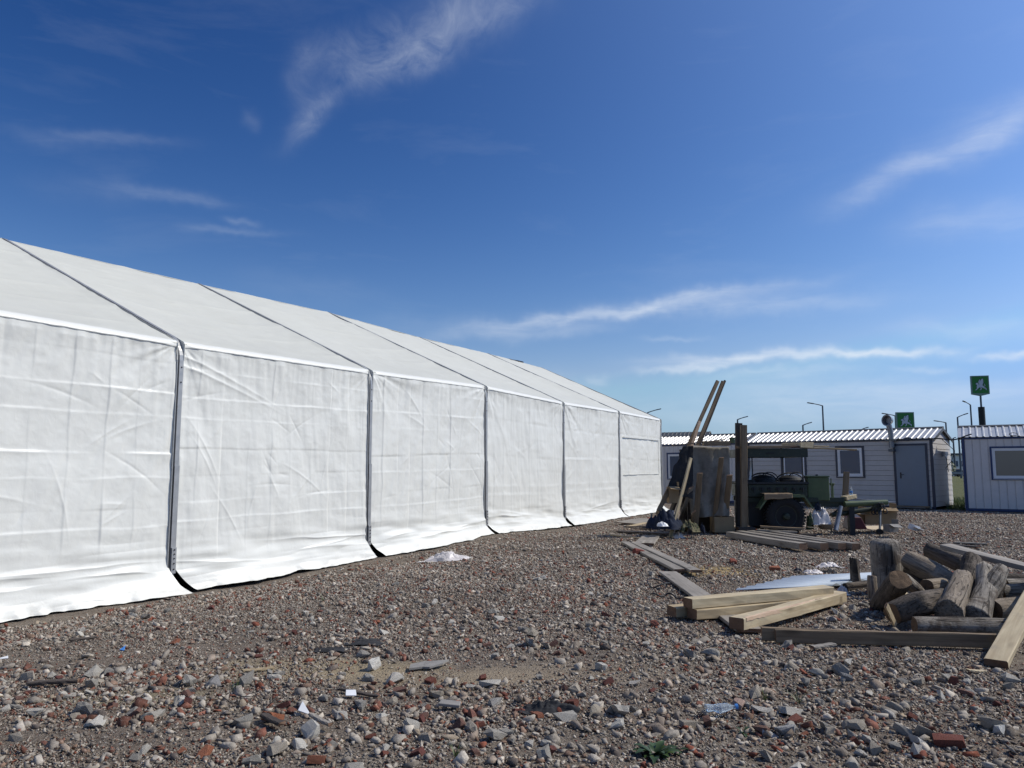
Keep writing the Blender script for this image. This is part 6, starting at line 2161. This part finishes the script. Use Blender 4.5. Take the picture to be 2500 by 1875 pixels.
def colours(rs, n, x, y):
    w_ = PW / PW.sum()
    c = PAL[rs.choice(len(PAL), n, p=w_)].copy()
    # brick-rich and mortar-rich drifts
    br = np.clip(1.6 * fbm(x / 1.6, y / 1.0, 222, 2) + 0.15 + np.where(x < -.3, .15, -.08) + .8 * np.exp(-((x + 2.1) / .9) ** 2 - ((y - 4.3) / .6) ** 2), 0, 1)
    k = rs.random(n) < br * .25
    c[k] = np.array([.165, .066, .048]) * rs.uniform(.7, 1.35, (k.sum(), 1)) + np.array([0, .012, .012])
    return c * rs.uniform(.72, 1.2, (n, 1)) * np.array([1.09, 1.0, .88])


def bake(rs, x, y, size, temps, tilt, sink, cols, flatz=1.0, flat=False):
    n = len(x)
    z = x * 0 if flat else zg(x, y)
    tid = rs.integers(0, len(temps), n)
    yaw = rs.uniform(0, 2 * np.pi, n)
    ta, tb = rs.normal(0, tilt, n), rs.normal(0, tilt, n)
    cy_, sy_, ca_, sa_, cb_, sb_ = np.cos(yaw), np.sin(yaw), np.cos(ta), np.sin(ta), np.cos(tb), np.sin(tb)
    o_, i_ = np.ones(n), np.zeros(n)
    Rz = np.stack([np.stack([cy_, -sy_, i_], -1), np.stack([sy_, cy_, i_], -1), np.stack([i_, i_, o_], -1)], 1)
    Rx = np.stack([np.stack([o_, i_, i_], -1), np.stack([i_, ca_, -sa_], -1), np.stack([i_, sa_, ca_], -1)], 1)
    Ry = np.stack([np.stack([cb_, i_, sb_], -1), np.stack([i_, o_, i_], -1), np.stack([-sb_, i_, cb_], -1)], 1)
    Rm = Rz @ Rx @ Ry
    sc = size[:, None] * np.stack([rs.uniform(.8, 1.3, n), rs.uniform(.7, 1.1, n), rs.uniform(.55, 1.05, n) * flatz], -1)
    VV, FF, CC = [], [], []
    base = 0
    for t in range(len(temps)):
        k = np.where(tid == t)[0]
        if not len(k):
            continue
        V, F = temps[t]
        W_ = np.einsum('nij,nvj->nvi', Rm[k], V[None] * sc[k][:, None, :])
        low = W_[..., 2].min(1)
        hgt = W_[..., 2].max(1) - low
        W_[..., 2] += (z[k] - low - sink * hgt)[:, None]
        W_[..., 0] += x[k][:, None]
        W_[..., 1] += y[k][:, None]
        VV.append(W_.reshape(-1, 3))
        FF.append((F[None] + (np.arange(len(k)) * len(V))[:, None, None] + base).reshape(-1, 3))
        CC.append(np.repeat(cols[k], len(F), 0))
        base += len(k) * len(V)
    return np.concatenate(VV), np.concatenate(FF), np.concatenate(CC)


def scatter(rs, per_m2, y0, y1, smin, smax, power=1.0, gain=1.0, side=1.6):
    xs_lo, xs_hi = -0.68 * y1 - side, 0.70 * y1 + side
    n = int((xs_hi - xs_lo) * (y1 - y0) * per_m2 * 1.6)
    x, y = rs.uniform(xs_lo, xs_hi, n), rs.uniform(y0, y1, n)
    k = (x > -0.69 * y - side) & (x < 0.71 * y + side)
    x, y = x[k], y[k]
    d = density(x, y) ** gain
    k = rs.random(len(x)) < np.clip(d / 1.6, 0, 1)
    x, y = x[k], y[k]
    s = smin + (smax - smin) * rs.random(len(x)) ** (2.2 * power)
    k = allowed(x, y, s)
    return x[k], y[k], s[k]


parts_v, parts_f, parts_c, nb = [], [], [], 0
rs = np.random.default_rng(77)
LAYERS = [  # per m2, y range, half size range, templates, tilt, sink, density gain
    (64, 3.3, 29.0, .026, .056, T_BIG, .40, .34, 1.9),
    (190, 3.3, 28.0, .016, .032, T_MID8, .45, .28, 1.3),
    (200, 3.3, 18.0, .010, .018, T_SMALL, .5, .30, 1.0),
]
for per, y0, y1, a, b, tmp, tilt, sink, gn in LAYERS:
    x, y, s = scatter(rs, per, y0, y1, a, b, 1.0, gn)
    v, f, c = bake(rs, x, y, s, tmp, tilt, sink, colours(rs, len(x), x, y))
    parts_v.append(v); parts_f.append(f + nb); parts_c.append(c)
    nb += len(v)
V, Fc, Cc = np.concatenate(parts_v), np.concatenate(parts_f), np.concatenate(parts_c)
me = bpy.data.meshes.new('rubble')
me.vertices.add(len(V)); me.vertices.foreach_set('co', V.reshape(-1).astype(np.float32))
me.loops.add(len(Fc) * 3); me.loops.foreach_set('vertex_index', Fc.reshape(-1).astype(np.int32))
me.polygons.add(len(Fc)); me.polygons.foreach_set('loop_start', (np.arange(len(Fc)) * 3).astype(np.int32))
me.update(calc_edges=True)
at_ = me.attributes.new('stone_colour', 'FLOAT_COLOR', 'FACE')
at_.data.foreach_set('color', np.concatenate([Cc, np.ones((len(Cc), 1))], 1).reshape(-1).astype(np.float32))
me.materials.append(m_stone)
o = bpy.data.objects.new('rubble', me)
COL.objects.link(o)
tag(o, 'broken brick, mortar and stone rubble covering the yard', None, kind='stuff')
print('rubble tris', [len(p) for p in parts_f], len(Fc))

# the fine stones: round patches of loose chips, laid over each other many times by geometry nodes
def chip_patch(name, rad, recipe, seed):
    rq = np.random.default_rng(seed)
    vs, fs, cs, base = [], [], [], 0
    for per, a, b, tmp in recipe:
        n = int(per * math.pi * rad * rad)
        r_ = rad * np.sqrt(rq.random(n)) * (0.8 + .2 * rq.random(n))
        th = rq.uniform(0, 2 * np.pi, n)
        sz = a + (b - a) * rq.random(n) ** 2
        v, f, c = bake(rq, r_ * np.cos(th), r_ * np.sin(th), sz, tmp, .55, .25, colours(rq, n, rq.uniform(-4, 4, n), rq.uniform(4, 9, n)), flat=True)
        vs.append(v); fs.append(f + base); cs.append(c)
        base += len(v)
    V, F, C = np.concatenate(vs), np.concatenate(fs), np.concatenate(cs)
    me = bpy.data.meshes.new(name)
    me.vertices.add(len(V)); me.vertices.foreach_set('co', V.reshape(-1).astype(np.float32))
    me.loops.add(len(F) * 3); me.loops.foreach_set('vertex_index', F.reshape(-1).astype(np.int32))
    me.polygons.add(len(F)); me.polygons.foreach_set('loop_start', (np.arange(len(F)) * 3).astype(np.int32))
    me.update(calc_edges=True)
    me.attributes.new('stone_colour', 'FLOAT_COLOR', 'FACE').data.foreach_set('color', np.concatenate([C, np.ones((len(C), 1))], 1).reshape(-1).astype(np.float32))
    me.materials.append(m_stone)
    return bpy.data.objects.new(name, me)


def patch_layer(name, label, rad, recipes, per_m2, y0, y1, seed, keep_off):
    rq = np.random.default_rng(seed)
    col = bpy.data.collections.new(name + '_patches')
    objs = []
    for lv, rec in enumerate(recipes):
        for v in range(4):
            o = chip_patch('%s_patch_%d%d' % (name, lv, v), rad, rec, seed * 100 + lv * 10 + v)
            col.objects.link(o)
            objs.append((o.name, lv))
    order = {n: i for i, n in enumerate(sorted(n for n, _ in objs))}
    by_lv = {lv: [order[n] for n, l in objs if l == lv] for lv in range(len(recipes))}
    mg = 5.0
    xs_lo, xs_hi = -0.69 * y1 - mg, 0.71 * y1 + mg
    n = int((xs_hi - xs_lo) * (y1 - y0) * per_m2)
    x, y = rq.uniform(xs_lo, xs_hi, n), rq.uniform(y0, y1, n)
    k = (x > -0.69 * y - mg) & (x < 0.71 * y + mg)
    x, y = x[k], y[k]
    lx, ly = tent_local(x, y)
    k = ~((ly > -0.50 - keep_off * rad) & (lx < 21.6 + rad)) & (((x - F2.o.x) * F2.n.x + (y - F2.o.y) * F2.n.y) > .2 + rad)
    x, y = x[k], y[k]
    d = density(x, y)
    lv = np.digitize(d + rq.normal(0, .2, len(d)), [.24, .70])
    idx = np.array([by_lv[l][rq.integers(len(by_lv[l]))] for l in np.minimum(lv, len(recipes) - 1)])
    e = .12
    sx, sy = (zg(x + e, y) - zg(x - e, y)) / (2 * e), (zg(x, y + e) - zg(x, y - e)) / (2 * e)
    rot = np.zeros((len(x), 3))
    for i in range(len(x)):
        nv = Vector((-sx[i], -sy[i], 1)).normalized()
        q = Vector((0, 0, 1)).rotation_difference(nv) @ Matrix.Rotation(rq.uniform(0, 6.283), 3, 'Z').to_quaternion()
        rot[i] = q.to_euler('XYZ')[:]
    me = bpy.data.meshes.new(name)
    me.vertices.add(len(x))
    me.vertices.foreach_set('co', np.stack([x, y, zg(x, y) - .002], -1).reshape(-1).astype(np.float32))
    me.attributes.new('patch_rot', 'FLOAT_VECTOR', 'POINT').data.foreach_set('vector', rot.reshape(-1).astype(np.float32))
    me.attributes.new('patch_id', 'INT', 'POINT').data.foreach_set('value', idx.astype(np.int32))
    o = bpy.data.objects.new(name, me)
    COL.objects.link(o)
    ng = bpy.data.node_groups.new(name + '_nodes', 'GeometryNodeTree')
    ng.interface.new_socket('Geometry', in_out='INPUT', socket_type='NodeSocketGeometry')
    ng.interface.new_socket('Geometry', in_out='OUTPUT', socket_type='NodeSocketGeometry')
    N, Lk = ng.nodes, ng.links
    gi, go = N.new('NodeGroupInput'), N.new('NodeGroupOutput')
    ci = N.new('GeometryNodeCollectionInfo')
    ci.inputs['Collection'].default_value = col
    ci.inputs['Separate Children'].default_value = True
    ci.inputs['Reset Children'].default_value = True
    ip = N.new('GeometryNodeInstanceOnPoints')
    ip.inputs['Pick Instance'].default_value = True
    ar, ai = N.new('GeometryNodeInputNamedAttribute'), N.new('GeometryNodeInputNamedAttribute')
    ar.data_type, ai.data_type = 'FLOAT_VECTOR', 'INT'
    ar.inputs['Name'].default_value, ai.inputs['Name'].default_value = 'patch_rot', 'patch_id'
    er = N.new('FunctionNodeEulerToRotation')
    Lk.new(gi.outputs[0], ip.inputs['Points'])
    Lk.new(ci.outputs[0], ip.inputs['Instance'])
    Lk.new(ar.outputs[0], er.inputs[0])
    Lk.new(er.outputs[0], ip.inputs['Rotation'])
    Lk.new(ai.outputs[0], ip.inputs['Instance Index'])
    Lk.new(ip.outputs[0], go.inputs[0])
    md = o.modifiers.new('patches', 'NODES')
    md.node_group = ng
    print(name, len(x), 'patches')
    return tag(o, label, None, kind='stuff')


patch_layer('fine_rubble', 'fine chips of brick and mortar in the near rubble', .34,
            [[(500, .003, .007, T_SMALL), (60, .007, .013, T_SMALL)],
             [(900, .0032, .0075, T_SMALL), (330, .007, .015, T_SMALL), (28, .014, .024, T_MID8)],
             [(800, .0035, .008, T_SMALL), (520, .008, .016, T_SMALL), (95, .015, .028, T_MID8)]], 9.5, 1.6, 10.0, 41, .0)
patch_layer('coarse_rubble', 'chips and stones in the farther rubble', .55,
            [[(110, .006, .013, T_SMALL), (15, .012, .02, T_SMALL)],
             [(330, .006, .013, T_SMALL), (110, .012, .022, T_SMALL), (12, .02, .032, T_MID8)],
             [(300, .007, .014, T_SMALL), (190, .013, .024, T_SMALL), (34, .022, .036, T_MID8)]], 4.2, 9.0, 29.5, 43, .25)

# single lumps one can pick out in the foreground
def lump_mesh(name, tpl, seed, amp):
    V, F = tpl
    bm = bmesh.new()
    vs = [bm.verts.new(v) for v in V]
    for f in F:
        bm.faces.new([vs[i] for i in f])
    bmesh.ops.recalc_face_normals(bm, faces=bm.faces)
    bmesh.ops.subdivide_edges(bm, edges=bm.edges, cuts=1, use_grid_fill=True)
    bmesh.ops.triangulate(bm, faces=bm.faces)
    P = np.array([v.co[:] for v in bm.verts])
    nn = amp * (fbm(P[:, 0] * 2.1 + P[:, 2], P[:, 1] * 2.1 - P[:, 2], seed, 3))
    for v, k in zip(bm.verts, nn):
        v.co += v.co.normalized() * float(k)
    me = bpy.data.meshes.new(name)
    bm.to_mesh(me)
    bm.free()
    me.materials.append(m_lump)
    return me


LM = [lump_mesh('stone', T_BIG[i], 300 + i, .16) for i in range(14)]
BM_ = [lump_mesh('brick_fragment', T_BRICK[i], 330 + i, .10) for i in range(10)]
rs = np.random.default_rng(123)


def place_lump(me, name, label, cat, group, x, y, s, col, yaw=None, tilt=.3, sink=.25, sq=(1, 1, 1)):
    o = bpy.data.objects.new(name, me)
    COL.objects.link(o)
    rz = rs.uniform(0, 6.28) if yaw is None else yaw
    o.rotation_euler = (rs.normal(0, tilt), rs.normal(0, tilt), rz)
    o.scale = (s * sq[0] * rs.uniform(.85, 1.2), s * sq[1] * rs.uniform(.85, 1.1), s * sq[2] * rs.uniform(.75, 1.05))
    o.location = (x, y, float(zg(x, y)) + s * .62 * sq[2] * (1 - 2 * sink))
    o.color = (*col, 1)
    return tag(o, label, cat, group)


# ones that stand out
SPEC = [
    (913, 1634, .085, LM[2], 'stone', 'pale cream stone chunk alone on the sandy patch', 'stone', (.56, .53, .47)),
    (2316, 1822, .08, BM_[1], 'brick', 'dark red brick, largest piece of brick at the lower right', 'brick', (.19, .065, .045)),
    (1152, 1752, .050, LM[5], 'stone', 'round reddish stone at the bottom centre beside grey slabs', 'stone', (.24, .11, .08)),
    (1178, 1660, .045, BM_[3], 'brick_fragment', 'brick fragment alone right of the grey slate scrap', 'brick', (.20, .075, .055)),
    (665, 1760, .065, BM_[4], 'brick_fragment', 'orange brick piece leaning on its edge by the white pointed shard', 'brick', (.30, .11, .055)),
    (1480, 1505, .05, BM_[5], 'brick_fragment', 'brick fragment between tent and timber stack', 'brick', (.19, .07, .05)),
    (1600, 1529, .06, BM_[6], 'brick_fragment', 'brick fragment in the shadow at the left end of the timber stack', 'brick', (.22, .08, .055)),
    (1790, 1376, .10, BM_[7], 'brick', 'red half brick on the sawdust patch', 'brick', (.22, .065, .04)),
    (1892, 1394, .10, BM_[0], 'brick', 'orange red brick piece right of the sawdust patch', 'brick', (.27, .10, .055)),
    (1560, 1353, .12, BM_[2], 'brick', 'red brick half under the left long grey board', 'brick', (.2, .055, .04)),
    (2120, 1522, .06, LM[8], 'stone', 'grey stone just inside the boards on edge', 'stone', (.38, .36, .33)),
    (1855, 1793, .055, LM[3], 'stone', 'reddish brown stone right of the small weed', 'stone', (.19, .11, .08)),
    (1885, 1800, .05, LM[4], 'stone', 'smooth pale pebble left of the striped grey stone', 'stone', (.44, .43, .41)),
    (1920, 1795, .065, LM[6], 'stone', 'large rough grey stone at the lower right centre', 'stone', (.33, .32, .30)),
    (2232, 1815, .06, LM[7], 'stone', 'whitish stone left of the largest red brick', 'stone', (.55, .53, .50)),
    (2440, 1790, .05, LM[9], 'stone', 'smooth pale egg-shaped stone near the right edge', 'stone', (.50, .49, .46)),
    (1805, 1730, .085, LM[10], 'stone', 'pinkish stone with a brick-red side right of the blue bottle', 'stone', (.36, .25, .2)),
    (520, 1675, .07, LM[11], 'stone', 'dark grey stone at the left end of the stony band', 'stone', (.24, .23, .22)),
    (500, 1845, .05, BM_[8], 'brick_fragment', 'bright orange brick chip at the bottom left', 'brick', (.34, .13, .07)),
    (2070, 1662, .055, LM[12], 'stone', 'dark angular stone below the boards on edge', 'stone', (.22, .215, .21)),
    (2140, 1590, .06, LM[13], 'stone', 'light brown stone in the shadow of the boards on edge', 'stone', (.25, .18, .135)),
]
for px, py, s, me, nm, lab, cat, col in SPEC:
    p = ground(px, py)
    place_lump(me, nm, lab, cat, None, p.x, p.y, s, col)
# the many that do not: named by tone, size and the nearest thing one can find
LAND = [(n_, *ground(a_, b_).xy) for n_, a_, b_ in [
    ('the white pointed shard', 744, 1743), ('the white tile', 856, 1697), ('the long black rag', 1340, 1733), ('the broad-leaved weed', 1600, 1838),
    ('the crushed blue bottle', 1758, 1740), ('the largest red brick', 2316, 1828), ('the boards on edge', 2150, 1600), ('the slanting pale board', 2440, 1660),
    ('the grey slate scrap', 1045, 1623), ('the dark old stick at the left', 130, 1661), ('the flat felt scraps', 850, 1570), ('the bottom left corner', 150, 1840),
    ('the bright orange brick chip', 500, 1845), ('the timber stack', 1650, 1540), ('the wide grey board', 1560, 1450), ('the bottom grass tuft', 1112, 1856), ('the first tent bay', 200, 1540), ('the second tent bay', 790, 1458), ('the right edge', 2450, 1780)]]
GREY = [(.38, .35, .30), (.31, .285, .245), (.45, .415, .36), (.25, .23, .20), (.34, .295, .235), (.52, .485, .42)]
RED = [(.18, .065, .045), (.135, .05, .04), (.25, .095, .055), (.17, .09, .068)]
for kind_, n, smin, smax in (('stone', 270, .036, .085), ('brick_fragment', 105, .030, .062)):
    cnt = 0
    while cnt < n:
        y = 3.5 + 8.0 * rs.random() ** 1.7
        x = rs.uniform(-.66 * y - .1, .67 * y + .1)
        dd = float(density(np.array([x]), np.array([y]))[0])
        s = smin + (smax - smin) * rs.random() ** 1.8
        bias = 1.0 if kind_ == 'stone' else (1.25 if x < .4 else .55)
        if rs.random() > dd / 2.4 * bias or not allowed(np.array([x]), np.array([y]), np.array([s]))[0]:
            continue
        near = min(LAND, key=lambda q: (q[1] - x) ** 2 + (q[2] - y) ** 2)[0]
        if kind_ == 'stone':
            gi = rs.integers(len(GREY))
            c = np.array(GREY[gi]) * rs.uniform(.9, 1.08)
            big = 'big ' if s > .062 else ('small ' if s < .045 else '')
            lab = '%s%s concrete lump in the rubble near %s' % (big, ('grey', 'grey', 'pale grey', 'dark grey', 'brownish grey', 'whitish')[gi], near)
            place_lump(LM[rs.integers(len(LM))], 'stone', lab, 'stone', lab, x, y, s, c)
        else:
            ri = rs.integers(len(RED))
            c = np.array(RED[ri]) * rs.uniform(.9, 1.1)
            big = 'larger ' if s > .045 else ''
            lab = '%s%s brick piece in the rubble near %s' % (big, ('red', 'dark red', 'orange red', 'brownish red')[ri], near)
            place_lump(BM_[rs.integers(len(BM_))], 'brick_fragment', lab, 'brick', lab, x, y, s * .9, c, tilt=.5)
        cnt += 1
